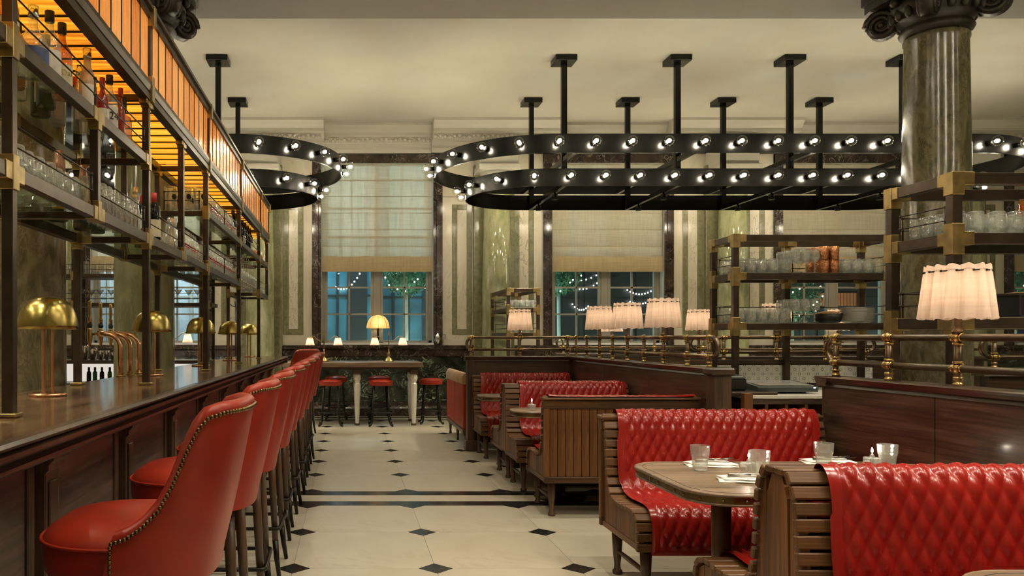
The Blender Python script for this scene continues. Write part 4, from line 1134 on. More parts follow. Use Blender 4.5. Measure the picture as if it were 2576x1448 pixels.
sodas(fr(5.30, 5.72, .08), (-1.12, -1.2, -1.28), S1, 'clear soda bottle with red and white print beside the carafe on the lower bar shelf', 'soda bottles beside the carafe')
for i, y in enumerate(fr(7.75, 9.1, .11)):
    bottle((-1.14 - .09 * (i % 2), y, S2), wine, M['dark_glass'], M['ink'], lab=(.06, .14, .0375, M['white_label']) if i % 3 == 0 else None, desc='dark wine bottle in the row on the middle bar shelf above the hanging glasses', rz=R0)['group'] = 'wine bottles above the hanging glasses'
for i in range(9):
    for k in range(3):
        put('wine_hang', 'wine_glass', (-1.10 - .1 * k, 7.72 + i * .17 + .085 * (k % 2), Z2 - .131), 'clear wine glass hanging upside down under the middle bar shelf', 'wine glass', 'hanging wine glasses')
rows('tumbler_inv', 'tumbler', fr(9.38, 10.1, .1), (-1.13, -1.25), S1, 'clear upturned tumbler on the last lower shelf at the far end of the bar', 'glass', 'tumblers at the far end shelf')
rows('amber', 'amber_tumbler', fr(9.38, 10.1, .12), (-1.13,), S2, 'amber tumbler on the last middle shelf at the far end of the bar', 'glass', 'amber tumblers at the far end shelf')

# ---- back bar behind the counter
bb = thing('back_bar', 'dark bronze back-bar shelves with lit bottle ledge behind the columns', 'shelving', (-2.6, 9.1, 0))
part('worktop', MB().box(-3.9, -1.55, 8.85, 9.35, 1.02, 1.06, .004), M['dark_wood'], bb)
part('lit_backing', MB().box(-3.9, -1.55, 9.30, 9.34, .60, 1.015), glow('lit_white_backing', (1.0, .93, .82), .5), bb)
part('ledge', MB().box(-3.9, -1.55, 8.85, 9.30, .76, .80, .004), M['bronze'], bb)
part('carcass', MB().box(-3.9, -1.55, 8.88, 9.34, 0, .60), M['dark_wood'], bb)
for z in (1.70, 2.03):
    part('shelf', MB().box(-3.9, -1.55, 8.9, 9.3, z - .03, z + .012, .003), M['bronze'], bb)
    for h in (.06, .12): part('guard_rod', MB().tube([(-3.85, 8.9, z + h), (-1.6, 8.9, z + h)], .003, 6), M['rod'], bb)
for x in (-3.85, -3.13, -2.35, -1.6):
    post(bb, x, 8.92, 1.06, 2.4); post(bb, x, 9.28, 1.06, 2.4)
    for z in (1.70, 2.03): part('brass_joint', MB().box(x - .03, x + .03, 8.895, 8.945, z - .06, z + .04, .002), M['brass'], bb)
for i in range(24):
    x = -3.35 + i * .085
    put('highball', 'highball_glass', (x, 9.0, 2.043), 'tall glass on the top back-bar shelf', 'glass', 'tall glasses on the back bar')
for i in range(16):
    put('martini', 'martini_glass', (-3.3 + i * .112, 9.0 + .05 * (i % 2), 1.713), 'martini glass on the back-bar shelf', 'cocktail glass', 'martini glasses on the back bar')
for i, (x, h, r) in enumerate(((-3.02, .17, .036), (-2.93, .13, .045), (-2.84, .11, .03), (-2.77, .11, .028), (-2.70, .09, .03))):
    single('cocktail_shaker', MB().lathe([(0, 0), (r * .8, 0), (r, h * .8), (r * 1.02, h), (r * .95, h), (0, h - .01)], 18), M['silver'], ['tall steel cocktail shaker on the back bar', 'wide steel mixing tin on the back bar', 'steel jigger cup on the back bar beside the mixing tin', 'small steel jigger on the back bar', 'short steel cup on the back bar beside the red bowl'][i], 'shaker', (x, 9.0, 1.06))
single('red_bowl', MB().lathe([(0, 0), (.05, 0), (.07, .04), (.06, .07), (.05, .075), (0, .07)], 20), M['red_glass'], 'small red lidded bowl on the back bar', 'bowl', (-2.56, 9.05, 1.06))
for i, (x, m_, lb) in enumerate(((-2.98, M['dark_glass'], 'dark bottle on the lit back-bar ledge'), (-2.91, M['green_glass'], 'green bottle with black spout on the lit back-bar ledge'), (-2.83, M['dark_glass'], 'dark slim bottle on the lit back-bar ledge'), (-2.74, M['green_glass'], 'green and white bottle on the lit back-bar ledge'), (-2.66, M['whisky'], 'yellow bottle on the lit back-bar ledge'))):
    bottle((x, 9.0, .80), [(r * .7, z * .55) for r, z in wine], m_, M['ink'], desc=lb)

t = thing('spray_bottle', 'white trigger spray bottle on the lit back-bar ledge', 'spray bottle', (-2.56, 9.0, .80))
lpart('body', MB().lathe([(0, 0), (.03, 0), (.032, .01), (.03, .09), (.012, .115), (.011, .125)], 16), M['white_label'], t)
lpart('band', MB().lathe([(.0325, .04), (.0325, .065)], 16, caps=False), plain('blue_band', (.05, .1, .3), .5), t)
lpart('trigger', MB().box(-.045, .02, -.009, .009, .125, .15, .004).box(-.03, -.022, -.005, .005, .09, .125, .002), M['white_label'], t)
# ================================================================== BOOTH BENCHES
BXL, BXR = 1.43, 2.56
BP = [(.028, .875), (.050, .845), (.066, .79), (.074, .72), (.080, .65), (.088, .58), (.104, .52), (.135, .475), (.18, .452), (.25, .444), (.34, .446), (.43, .452), (.49, .445), (.53, .42), (.548, .375), (.552, .32), (.552, .275)]
def along(path, step):
    """evenly spaced points and tangents on a polyline"""
    pv = [Vector((p[0], p[1])) for p in path]; segs = [(b - a).length for a, b in zip(pv[:-1], pv[1:])]
    tot = sum(segs); n = max(2, int(round(tot / step))); out = []
    for i in range(n + 1):
        s = tot * i / n; k = 0
        while k < len(segs) - 1 and s > segs[k]: s -= segs[k]; k += 1
        t = min(1, s / segs[k]); p = pv[k].lerp(pv[k + 1], t)
        out.append((p, s))
    res = []
    for i, (p, _) in enumerate(out):
        a = out[max(0, i - 1)][0]; b = out[min(len(out) - 1, i + 1)][0]
        res.append((p, (b - a).normalized()))
    return res
def znear(d):
    for (a, za), (b, zb) in zip(BP[7:-1], BP[8:]):
        if a <= d <= b: return za + (zb - za) * (d - a) / max(b - a, 1e-6)
    return .44
LEGP = [(.012, 0), (.026, .0), (.028, .018), (.019, .028), (.017, .05), (.026, .14), (.032, .27)]
leg_mesh = MB().lathe(LEGP, 14).mesh('leg', M['leg_wood'])
slat_cache = {}
def bench_side(t, yb, fc, xl, xr, quilt, qx0, qx1, legs=True, topfold=True):
    """fc=-1 seat faces the camera (-Y), +1 faces away; yb is the plane of the back"""
    o = rootpos(t)
    sl_ = along(BP, .0525)
    key = (xl, xr)
    if key not in slat_cache:
        slat_cache[key] = MB().box(xl, xr, -.0205, .0205, -.024, 0, .004).mesh('slat', M['bench_wood'])
    for p, tg in sl_:
        a = link('slat', slat_cache[key], t)
        nv = Vector((-tg.y, tg.x))          # outward side of the profile
        rotx = math.atan2(-fc * nv.x, nv.y)
        a.rotation_euler = (rotx, 0, 0)
        a.location = (-o.x, yb + fc * p.x - o.y, p.y - o.z)
    # end boards under the slats
    for k, x in enumerate((xl + .03, xr - .03)):
        n = 8
        for i in range(n):
            d0, d1 = .012 + .066 * i, .012 + .066 * (i + 1) - .003
            if i == 0: z1a = z1b = .85
            elif i == 1: z1a, z1b = .50, .435
            else: z1a, z1b = znear(d0) - .03, znear(d1) - .03
            if i == n - 1: z1b = .385
            y0, y1 = yb + fc * d0, yb + fc * d1
            poly = [(y0, .27), (y1, .27), (y1, z1b), (y0, z1a)]
            if i == 0: poly = [(y0, .27), (y1, .27), (y1, .62), (yb + fc * .045, .82), (y0, .85)]
            if k == 1 and i > 2: continue
            part('end_board', MB().prism(poly, 'x', x - .014, x + .014), M['bench_wood_z'], t)
        part('sill_rail', MB().box(x - .022, x + .022, yb + fc * .0, yb + fc * .545, .255, .285, .004), M['bench_wood_y'], t)
    part('apron', MB().box(xl + .05, xr - .05, yb + fc * .51, yb + fc * .53, .265, .40), M['bench_wood'], t)
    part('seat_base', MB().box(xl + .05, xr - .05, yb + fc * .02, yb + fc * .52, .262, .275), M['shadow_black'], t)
    if legs:
        for x in (xl + .075, xr - .075):
            for d_ in (.05, .47):
                lpart('leg', leg_mesh, None, t, (x - o.x, yb + fc * d_ - o.y, -o.z))
            part('stretcher', MB().tube([(x, yb + fc * .05, .13), (x, yb + fc * .26, .13), (x, yb + fc * .47, .13)], [.011, .014, .011], 8), M['leg_wood'], t)
    if quilt: quilt_pad(yb, fc, qx0, qx1, quilt, topfold)
def quilt_pad(yb, fc, x0, x1, label, topfold=True):
    path = [(-.035, .845), (-.030, .885), (-.005, .905), (.028, .902), (.060, .868), (.080, .80), (.090, .72), (.098, .65), (.107, .58), (.124, .525), (.155, .488), (.195, .471), (.26, .463), (.34, .465), (.43, .471), (.50, .464), (.55, .432), (.572, .38), (.577, .31), (.574, .245)]
    if topfold == 'low': path = path[4:]
    elif not topfold: path = [(-.045, .888), (-.02, .893), (.01, .894)] + path[4:]
    sm = [Vector(p) for p in path]
    for _ in range(2):
        sm = [sm[0]] + sum([[a * .75 + b * .25, a * .25 + b * .75] for a, b in zip(sm[:-1], sm[1:])], []) + [sm[-1]]
    wdt = x1 - x0; bd = .05; nd = round((wdt - 2 * bd) / .0565); W_ = (wdt - 2 * bd) / nd; dx = W_ / 10; L_ = .116
    pts = along([(p.x, p.y) for p in sm], L_ / 10)
    nv = len(pts); tot = 0; ss = [0]; nb_ = int(bd / dx); bd = nb_ * dx; W_ = (wdt - 2 * bd) / nd; nu = nd * 10 + 2 * nb_ + 1
    for a, b in zip(pts[:-1], pts[1:]): tot += (b[0] - a[0]).length; ss.append(tot)
    rq = random.Random(int(yb * 100)); L_ = tot / round(tot / L_)
    wob = [rq.uniform(-.012, .012) for _ in range(6)]
    def fn(i, j):
        x = x0 + wdt * i / (nu - 1); p, tg = pts[j]; s = ss[j]
        nrm = Vector((-tg.y, tg.x))
        e = min(x - x0, x1 - x, s, tot - s)
        a = (x - x0 - bd) / W_ + s / L_; b = (x - x0 - bd) / W_ - s / L_
        pil = (abs(math.sin(PI * a)) * abs(math.sin(PI * b))) ** .5
        if .42 < s < .56: pil *= .55
        if e < bd: pil = .35 * min(1, e / bd) if e < bd * .86 else .05
        h = .003 + .0125 * pil + .002 * math.sin(x * 23 + s * 9)
        if e < .006: h = .001
        if s < (.03 if topfold else .08): h *= .35
        xs = x + .006 * math.sin(s * 8 + x0) + wob[int(s * 4) % 6] * .4 * (abs(2 * (x - x0) / wdt - 1) ** 4)
        up = .012 * max(0, 1 - abs(s - .06) / .10) * (abs(2 * (x - x0) / wdt - 1) ** 8)
        d = p.x + nrm.x * h; z = p.y + nrm.y * h + up
        return (xs - x0, fc * d, z)
    b = MB().grid(fn, nu, nv, False, True, flip=(fc < 0))
    o = single('quilted_pad', b, M['red_quilt'], label, 'seat pad', (x0, yb, 0))
    return o
def planked_back(t, yb, fc, xl, xr):
    """plain planked back on the side away from the seat"""
    n = 18; w_ = (xr - xl - .08) / n
    part('back_rail', MB().box(xl, xr, yb - fc * .032, yb + fc * .012, .80, .862, .004), M['bench_wood'], t)
    part('back_cap', MB().box(xl - .01, xr + .01, yb - fc * .045, yb + fc * .05, .862, .880, .004), M['bench_wood'], t)
    part('back_rail', MB().box(xl, xr, yb - fc * .032, yb + fc * .0, .255, .30, .004), M['bench_wood'], t)
    for x in (xl, xr - .04): part('back_stile', MB().box(x, x + .04, yb - fc * .032, yb, .30, .80, .003), M['bench_wood_z'], t)
    me = MB().box(.0012, w_ - .0012, -.010, .010, .30, .80, .003).mesh('plank', M['bench_wood_z']); o = rootpos(t)
    for i in range(n): lpart('plank', me, None, t, (xl + .04 + w_ * i - o.x, yb - fc * .012 - o.y, -o.z))
def crest(t, yb, xl, xr):
    """rounded top where two backs meet"""
    for d_, z in ((-.028, .892), (.028, .892)):
        part('slat', MB().box(xl, xr, yb + d_ - .026, yb + d_ + .026, z - .02, z + .002, .004), M['bench_wood'], t)
    for x in (xl + .03, xr - .03):
        part('arch_frame', MB().prism([(yb - .075, .27), (yb + .075, .27), (yb + .06, .80), (yb + .03, .868), (yb - .03, .868), (yb - .06, .80)], 'x', x - .018, x + .018), M['bench_wood_z'], t)
qb = .03
t = thing('booth_bench', 'slatted wood booth bench against the panelled back partition', 'bench', (2.0, 9.02, 0))
bench_side(t, 9.02, -1, BXL, BXR, 'red quilted leather pad on the bench against the back partition', BXL + .08, BXR - qb)
planked_back(t, 9.03, -1, BXL, BXR)
t = thing('booth_bench', 'double-sided slatted booth bench with a red pad facing the aisle table with the candle jar', 'bench', (2.0, 7.26, 0))
bench_side(t, 7.20, -1, BXL, BXR, 'red quilted leather pad on the double bench behind the table with one candle jar', BXL + .13, BXR - qb)
bench_side(t, 7.32, 1, BXL, BXR, 'red quilted leather pad on the hidden rear seat of the double bench', BXL + .13, BXR - qb)
crest(t, 7.26, BXL, BXR)
t = thing('booth_bench', 'slatted bench with plain vertical plank back turned to the room', 'bench', (2.0, 5.75, 0))
bench_side(t, 5.75, 1, BXL, BXR, 'red quilted leather pad folded over the top of the plank-backed bench', BXL + .03, BXR - qb, True, False)
planked_back(t, 5.74, 1, BXL, BXR)
t = thing('booth_bench', 'slatted wood booth bench behind the table laid with glasses and napkins', 'bench', (2.05, 4.43, 0))
bench_side(t, 4.43, -1, 1.43, 2.66, 'red quilted leather pad on the bench behind the laid table', 1.50, 2.62)
planked_back(t, 4.44, -1, 1.43, 2.66)
t = thing('booth_bench', 'double-sided slatted booth bench with arched end frame', 'bench', (2.05, 2.58, 0))
bench_side(t, 2.52, -1, 1.40, 2.66, 'red quilted leather pad over the bench with arched wooden end', 1.505, 2.64)
bench_side(t, 2.64, 1, 1.40, 2.66, None, 0, 0)
crest(t, 2.58, 1.40, 2.66)
quilt_pad(2.64, 1, 1.505, 2.64, 'red quilted leather pad on the seat under the laid table', 'low')

# red banquette behind the back partition
t = thing('banquette', 'red leather banquette end with tan rolled top beside the back partition', 'banquette', (1.46, 10.0, 0))
part('plinth', MB().box(1.36, 2.5, 9.30, 10.85, .17, .22, .006), M['leg_wood'], t)
for a, c in ((9.31, 10.06), (10.075, 10.84)): part('side_panel', MB().box(1.365, 1.45, a, c, .22, .76, .015), M['red'], t)
b = MB().prism([(1.355, .76), (1.455, .76), (1.46, .84), (1.44, .885), (1.41, .895), (1.38, .885), (1.355, .84)], 'y', 9.31, 10.84, True)
part('rolled_top', b, M['tan'], t, 'tan leather rolled top')
part('seat', MB().box(1.46, 2.1, 9.31, 10.84, .30, .46, .03), M['red'], t)
for x in (1.41, 2.05):
    for y in (9.36, 10.08, 10.80): part('leg', MB().lathe([(.016, 0), (.018, .02), (.014, .05), (.024, .17)], 12, (x, y, 0)), M['leg_wood'], t)

# ================================================================== BOOTH TABLES
def rrect(x0, x1, y0, y1, r, n=8):
    pts = []
    for cx, cy, a0 in ((x1 - r, y1 - r, 0), (x0 + r, y1 - r, PI / 2), (x0 + r, y0 + r, PI), (x1 - r, y0 + r, 3 * PI / 2)):
        for k in range(n + 1):
            a = a0 + PI / 2 * k / n; pts.append((cx + r * math.cos(a), cy + r * math.sin(a)))
    return pts
def btable(x0, x1, yc, hw, label, postx, z=.72):
    t = thing('booth_table', label, 'table', ((x0 + x1) / 2, yc, 0))
    o = rrect(x0, x1, yc - hw, yc + hw, .17)
    part('table_top', MB().prism(o, 'z', z - .012, z), M['table_wood'], t)
    part('inlay_line', MB().tube([(p[0], p[1], z + .0002) for p in rrect(x0 + .028, x1 - .028, yc - hw + .028, yc + hw - .028, .15)], .0011, 4, True), M['ink'], t)
    part('edge_moulding', MB().tube([(p[0], p[1], z - .006) for p in o], .007, 8, True), M['table_wood'], t)
    o2 = rrect(x0 + .004, x1 - .004, yc - hw + .004, yc + hw - .004, .166)
    part('brass_band', MB().prism(o2, 'z', z - .042, z - .012, False), plain('dull_brass_edge', (.19, .13, .055), .42, .9), t)
    part('lower_bead', MB().tube([(p[0], p[1], z - .043) for p in o2], .005, 8, True), M['table_wood'], t)
    L = [Vector((p[0], p[1], z - .027)) for p in o2] ; L.append(L[0]); acc = 0; rv = MB().sphere((0, 0, 0), .0065, 8, 6).mesh('rivet', M['nail']); rp = rootpos(t)
    for a, b in zip(L[:-1], L[1:]):
        dd = (b - a).length; s = 0
        while acc + (dd - s) >= .085:
            s += .085 - acc; acc = 0; lpart('rivet', rv, None, t, a.lerp(b, s / dd) - rp)
        acc += dd - s
    for px in postx:
        part('pedestal', MB().lathe([(.041, .03), (.039, .35), (.041, z - .045)], 24, (px, yc, 0)), M['leg_wood'], t)
        part('foot', MB().lathe([(.21, 0), (.21, .012), (.06, .03), (.045, .05)], 32, (px, yc, 0)), M['iron'], t)
    return t
T3Y = 3.38
btable(1.335, 2.63, T3Y, .40, 'wooden table with riveted brass edge, laid with glasses, napkins and two candle jars', (1.61, 2.35))
btable(1.35, 2.53, 6.47, .22, 'wooden table with riveted brass edge holding a single candle jar', (1.75, 2.3))
btable(1.35, 2.53, 8.12, .22, 'wooden table with riveted brass edge between the two rear benches', (1.75, 2.3))
btable(1.50, 2.66, 1.66, .36, 'wooden table with brass edge in the booth closest to the camera', (1.78, 2.35))

# ---- laid table
ZT3 = .7215
def tumbler_faceted():
    b = MB(); n = 18
    pr = [(r * 1.06, z * 1.22) for r, z in [(.026, 0), (.029, .003), (.031, .03), (.035, .052), (.0375, .058), (.0395, .092), (.0375, .092), (.035, .058), (.0325, .05), (.028, .012), (0, .010)]]
    b.lathe([(0, 0)] + pr, n, smooth=False)
    return b.mesh('tumbler', M['glass'])
G['facet'] = tumbler_faceted()
def on_table(px, py): # pixel of the foot of a thing standing on the table
    Y = (HC - ZT3) * F / (py - VY); return P(px, py, Y)
for (px, py, lb) in ((1761, 1182, 'faceted glass tumbler on the laid table beside the far napkin and aisle end'), (1911, 1198, 'faceted glass tumbler standing next to a candle jar on the laid table'), (2072, 1174, 'faceted glass tumbler in front of the napkin by the partition side'), (2233, 1179, 'faceted glass tumbler next to the second candle jar, by the partition')):
    a = on_table(px, py); put('facet', 'tumbler', (a.x, a.y, ZT3), lb, 'glass', 'tumblers on the laid table')
def candle(loc, label):
    t = thing('candle_jar', label, 'candle', loc)
    b = MB().box(-.027, .027, -.027, .027, 0, .052, .004).box(-.022, .022, -.022, .022, .006, .049, .003)
    lpart('jar', b, M['glass'], t)
    lpart('neck', MB().lathe([(.010, .051), (.010, .06), (.006, .064), (.004, .070)], 12), M['glass'], t)
    lpart('wick_tube', MB().tube([(0, 0, .012), (0, 0, .072)], .002, 6), M['silver'], t)
    lpart('flame', MB().lathe([(0, .072), (.0045, .077), (.005, .082), (.003, .09), (0, .097)], 10), M['flame'], t)
    lamp('flame_light', (0, 0, .1), .35, (1.0, .85, .65), .006, t)
for (px, py, lb) in ((1884, 1192, 'small square glass oil-candle jar with flame beside the tumbler on the laid table'), (2194, 1178, 'small square glass oil-candle jar with flame beside the partition on the laid table')):
    a = on_table(px, py); candle((a.x, a.y, ZT3), lb)
a = P(1338, 1028, 6.42); candle((a.x, 6.42, ZT3), 'square glass oil-candle jar alone on the table in front of the double bench')
def fork_mesh():
    b = MB()
    b.tube([(-.09, 0, .003), (-.03, 0, .004), (.03, 0, .005), (.045, 0, .004)], [.0045, .003, .0026, .003], 6)
    for k in range(4):
        y = -.009 + .006 * k
        b.tube([(.043, y * .4, .004), (.058, y, .003), (.095, y, .007)], .0014, 5)
    b.box(.044, .06, -.010, .010, .002, .004)
    return b.mesh('fork', M['silver'])
def knife_mesh():
    b = MB().tube([(-.10, 0, .004), (-.01, 0, .004)], [.006, .0045], 6)
    b.prism([(-.01, -.004), (.08, -.009), (.105, -.004), (.11, .003), (-.01, .003)], 'z', .003, .0045)
    return b.mesh('knife', M['silver'])
fm, km = fork_mesh(), knife_mesh()
def setting(px, py, rz, lb):
    a = on_table(px, py)
    def sheet(w, d, z0, th, sk):
        b = MB(); n = 12
        def top(i, j): 
            x = -w / 2 + w * i / n; y = -d / 2 + d * j / 4
            ed = min(i, n - i) / 2; ey = min(j, 4 - j) / 1.0; k_ = min(1, .25 + .75 * min(1, ed) * 1) * min(1, .35 + .65 * min(1, ey))
            return (x + sk * y + .004 * math.sin(j * 1.3 + i), y + .004 * math.sin(i * .9), z0 + th * k_ + .0035 * math.sin(i * .7 + j) * k_)
        def bot(i, j):
            x = -w / 2 + w * i / n; y = -d / 2 + d * j / 4
            return (x + sk * y, y, z0)
        b.grid(top, n + 1, 5); b.grid(bot, n + 1, 5, flip=True)
        for j in (0, 4): b.grid(lambda i, q, j=j: top(i, j) if q else bot(i, j), n + 1, 2)
        for i in (0, n): b.grid(lambda j, q, i=i: top(i, j) if q else bot(i, j), 5, 2)
        return b
    t = thing('napkin', 'folded white napkin ' + lb, 'napkin', (a.x, a.y, ZT3), rz)
    lpart('lower_fold', sheet(.225, .115, 0, .012, .1), M['napkin'], t); lpart('upper_fold', sheet(.205, .095, .0095, .012, -.15), M['napkin'], t)
    lpart('stripe', MB().box(-.085, .088, -.034, -.030, .0215, .0235), M['bronze'], t)
    c, s = math.cos(rz), math.sin(rz)
    for me, nm, oy, orz in ((fm, 'fork', .016, .25), (km, 'knife', -.012, .12)):
        single(nm, me, None, 'silver %s lying on the napkin %s' % (nm, lb), nm, (a.x - s * oy + c * .02, a.y + c * oy + s * .02, ZT3 + .0235), rz + orz)
setting(1788, 1170, -.08, 'behind the aisle-end tumbler')
setting(1880, 1209, -.25, 'in front of the candle on the laid table')
setting(2083, 1164, -.1, 'behind the tumbler by the partition side')

# ================================================================== BOOTH PARTITIONS WITH RAILS
HCAP = 1.10; RU, RL = 1.318, 1.178
capp = [(-.060, HCAP - .055), (-.052, HCAP - .04), (-.062, HCAP - .034), (-.072, HCAP - .018), (-.078, HCAP - .006), (-.070, HCAP), (.070, HCAP), (.078, HCAP - .006), (.072, HCAP - .018), (.062, HCAP - .034), (.052, HCAP - .04), (.060, HCAP - .055)]
def rails(t, axis, c, a0, a1, posts, ubend=(True, True)):
    """double tubular rail with brass collars; axis 'y' means it runs along Y at x=c"""
    def pt(a, z, off=0): return (c + off, a, z) if axis == 'y' else (a, c + off, z)
    for z in (RU, RL):
        part('rail', MB().tube([pt(a0, z), pt(a1, z)], .0165, 12), M['bronze_rail'], t)
    zc = (RU + RL) / 2; rr = (RU - RL) / 2
    for (e, sg), on in zip(((a0, -1), (a1, 1)), ubend):
        if on:
            part('rail_bend', MB().tube([pt(e + sg * rr * 1.05 * math.cos(q), zc + rr * math.sin(q)) for q in [-PI / 2 + PI * k / 14 for k in range(15)]], .0165, 12), M['bronze_rail'], t)
    for p in posts:
        x, y, _ = pt(p, 0)
        part('rail_post', MB().tube([(x, y, HCAP), (x, y, RU)], .0155, 12), M['bronze_rail'], t)
        b = MB().lathe([(.021, HCAP), (.021, HCAP + .012), (.017, HCAP + .014), (.017, HCAP + .028), (.020, HCAP + .03), (.020, HCAP + .042)], 14, (x, y, 0))
        b.sphere((x, y, RL), .027, 12, 8).sphere((x, y, RU), .027, 12, 8)
        b.lathe([(.022, RL + .022), (.022, RL + .032), (.018, RL + .034)], 14, (x, y, 0)).lathe([(.018, RU - .034), (.022, RU - .032), (.022, RU - .022)], 14, (x, y, 0))
        for z in (RU, RL):
            for sg in (-1, 1): b.tube([pt(p + sg * .018, z), pt(p + sg * .034, z)], .0205, 12)
        part('brass_collar', b, M['brass_pol'], t)
def pwall_y(t, x, y0, y1, joints):
    part('panel', MB().box(x - .045, x + .045, y0, y1, .10, HCAP - .05), M['dark_wood_y'], t)
    part('skirting', MB().box(x - .06, x + .06, y0 - .01, y1, 0, .13, .006), M['dark_wood_y'], t)
    part('capping', MB().prism([(x + p[0], p[1]) for p in capp], 'y', y0 - .03, y1 + .0), M['dark_wood_y'], t)
    ys_ = [y0] + joints + [y1]
    for a, b in zip(ys_[:-1], ys_[1:]):
        part('facing_board', MB().box(x - .055, x - .045, a + .003, b - .003, .13, HCAP - .055, .002), M['dark_wood_y'], t)
PX = 2.64
t = thing('booth_partition', 'L-shaped dark oak booth partition with brass-collared double rail and three lamps along it', 'partition', (PX, 7.4, 0))
pwall_y(t, PX, 5.62, 9.10, [6.75, 7.9])
part('end_post', MB().box(PX - .065, PX + .065, 5.52, 5.64, 0, HCAP - .05, .005), M['dark_wood_z'], t)
part('post_cap', MB().box(PX - .085, PX + .085, 5.50, 5.66, HCAP - .05, HCAP + .004, .012), M['dark_wood'], t)
part('panel', MB().box(1.40, PX, 9.12, 9.20, .10, HCAP - .05), M['dark_wood'], t)
part('capping', MB().prism([(9.16 + p[0], p[1]) for p in capp], 'x', 1.36, PX + .07), M['dark_wood'], t)
part('end_post', MB().box(1.385, 1.47, 9.085, 9.23, .12, HCAP - .05, .005), M['dark_wood_z'], t); part('post_base', MB().box(1.36, 1.50, 9.06, 9.25, 0, .125, .008), M['dark_wood_z'], t)
p1posts = [PX * F / (px - VX) for px in (1449, 1476, 1508, 1541, 1578, 1620, 1669, 1729, 1785)]
rails(t, 'y', PX, 5.66, 8.95, p1posts, (True, False))
rails(t, 'x', 9.16, 1.46, PX - .06, [P(1185, 0, 9.16).x, P(1308, 0, 9.16).x, P(1428, 0, 9.16).x], (True, False))
P2X = 2.75
t = thing('booth_partition', 'dark oak booth partition with brass-collared double rail beside the laid table', 'partition', (P2X, 2.6, 0))
pwall_y(t, P2X, .4, 4.44, [1.6, 3.6])
part('end_panel', MB().box(P2X - .055, P2X + .055, 4.435, 4.455, .0, HCAP - .055, .002), M['dark_wood_z'], t)
part('end_capping', MB().prism([(4.435 + p[0] * .8, p[1]) for p in capp], 'x', P2X - .075, P2X + .075), M['dark_wood'], t)
rails(t, 'y', P2X, .45, P2X * F / (2103 - VX), [P2X * F / (px - VX) for px in (2103, 2236, 2410)] + [2.9, 2.2, 1.4], (False, True))
# partitions across the room
t = thing('booth_partition', 'dark oak partition with brass rail in the rear booths beyond the service shelves', 'partition', (5.3, 9.16, 0))
part('panel', MB().box(4.02, 7.4, 9.12, 9.20, .0, HCAP - .05), M['dark_wood'], t)
part('capping', MB().prism([(9.16 + p[0], p[1]) for p in capp], 'x', 3.98, 7.44), M['dark_wood'], t)
rails(t, 'x', 9.16, 4.08, 7.35, [4.10, 4.55, 5.15, 5.75, 6.3, 6.9], (True, True))
t = thing('booth_partition', 'dark oak partition with brass rail behind the tiled service station', 'partition', (4.6, 7.55, 0))
part('panel', MB().box(3.55, 5.0, 7.51, 7.59, .0, HCAP - .05), M['dark_wood'], t)
part('capping', MB().prism([(7.55 + p[0], p[1]) for p in capp], 'x', 3.5, 5.05), M['dark_wood'], t)
rails(t, 'x', 7.55, 3.6, 5.0, [3.62, 4.13, 4.6, 4.98], (True, True))
t = thing('booth_partition', 'dark oak partition with brass rail right of the big marble column', 'partition', (5.6, 5.6, 0))
part('panel', MB().box(4.55, 8.2, 5.56, 5.64, .0, HCAP - .05), M['dark_wood'], t)
part('capping', MB().prism([(5.60 + p[0], p[1]) for p in capp], 'x', 4.5, 8.25), M['dark_wood'], t)
rails(t, 'x', 5.60, 4.60, 8.2, [4.62, 5.3, 6.0, 6.7], (True, False))

# ---- pleated lamps on the rails
def rail_lamp(x, y, label, first=[None]):
    if first[0] is None:
        t = thing('rail_lamp', label, 'lamp', (x, y, RU))
        lpart('stem', MB().lathe([(.024, .018), (.024, .03), (.019, .034), (.016, .05), (.014, .10), (.014, .20)], 14), M['bronze_rail'], t)
        nf = 13
        def rad(ang, f):
            base = .112 + (.136 - .112) * (1 - f)
            return base + (.013 + .005 * (1 - f)) * (math.sqrt(abs(math.cos(ang * nf / 2))) - .6) * 1.9 + .003 * math.sin(3 * ang + 1)
        n = 182; z0, z1 = .085, .325
        def fn(i, j):
            a = 2 * PI * i / n; f = j / 8; r = rad(a + .05 * math.sin(2 * a) * (1 - f), f)
            z = z0 + (z1 - z0) * f + (.004 * math.cos(a * nf) if j in (0, 8) else 0)
            return (r * math.cos(a), r * math.sin(a), z)
        lpart('shade', MB().grid(fn, n, 9, True), M['linen'], t, label='pleated linen shade')
        lpart('shade_ring', MB().tube([(.118 * math.cos(2 * PI * i / 40), .118 * math.sin(2 * PI * i / 40), .297) for i in range(40)], .0028, 6, True), M['iron'], t)
        for k in range(nf):
            a = 2 * PI * (k + .5) / nf; r0 = rad(a, .88) + .001
            ra = rad(a - .10, .88) + .004
            lpart('hook', MB().tube([(ra * math.cos(a - .09), ra * math.sin(a - .09), .297), ((r0 + .006) * math.cos(a), (r0 + .006) * math.sin(a), .297), (ra * math.cos(a + .09), ra * math.sin(a + .09), .297)], .003, 6).sphere((ra * math.cos(a - .09), ra * math.sin(a - .09), .297), .0055, 8, 6), M['iron'], t)
        lpart('bulb', MB().sphere((0, 0, .215), .028, 12, 8), M['lampbulb'], t)
        lamp('lamp_light', (0, 0, .215), LAMP_W, WARM, .03, t)
        first[0] = t; return t
    return dup(first[0], (x, y, RU), random.uniform(0, 1), label)
rail_lamp(P2X, P2X * F / (2410 - VX), 'large pleated linen lamp on the rail beside the laid table')
rail_lamp(PX, p1posts[6], 'pleated linen lamp on the partition rail, closest to the till')
rail_lamp(PX, p1posts[4], 'pleated linen lamp on the partition rail, middle of three in a row')
rail_lamp(PX, p1posts[2], 'pleated linen lamp on the partition rail, closest to the corner')
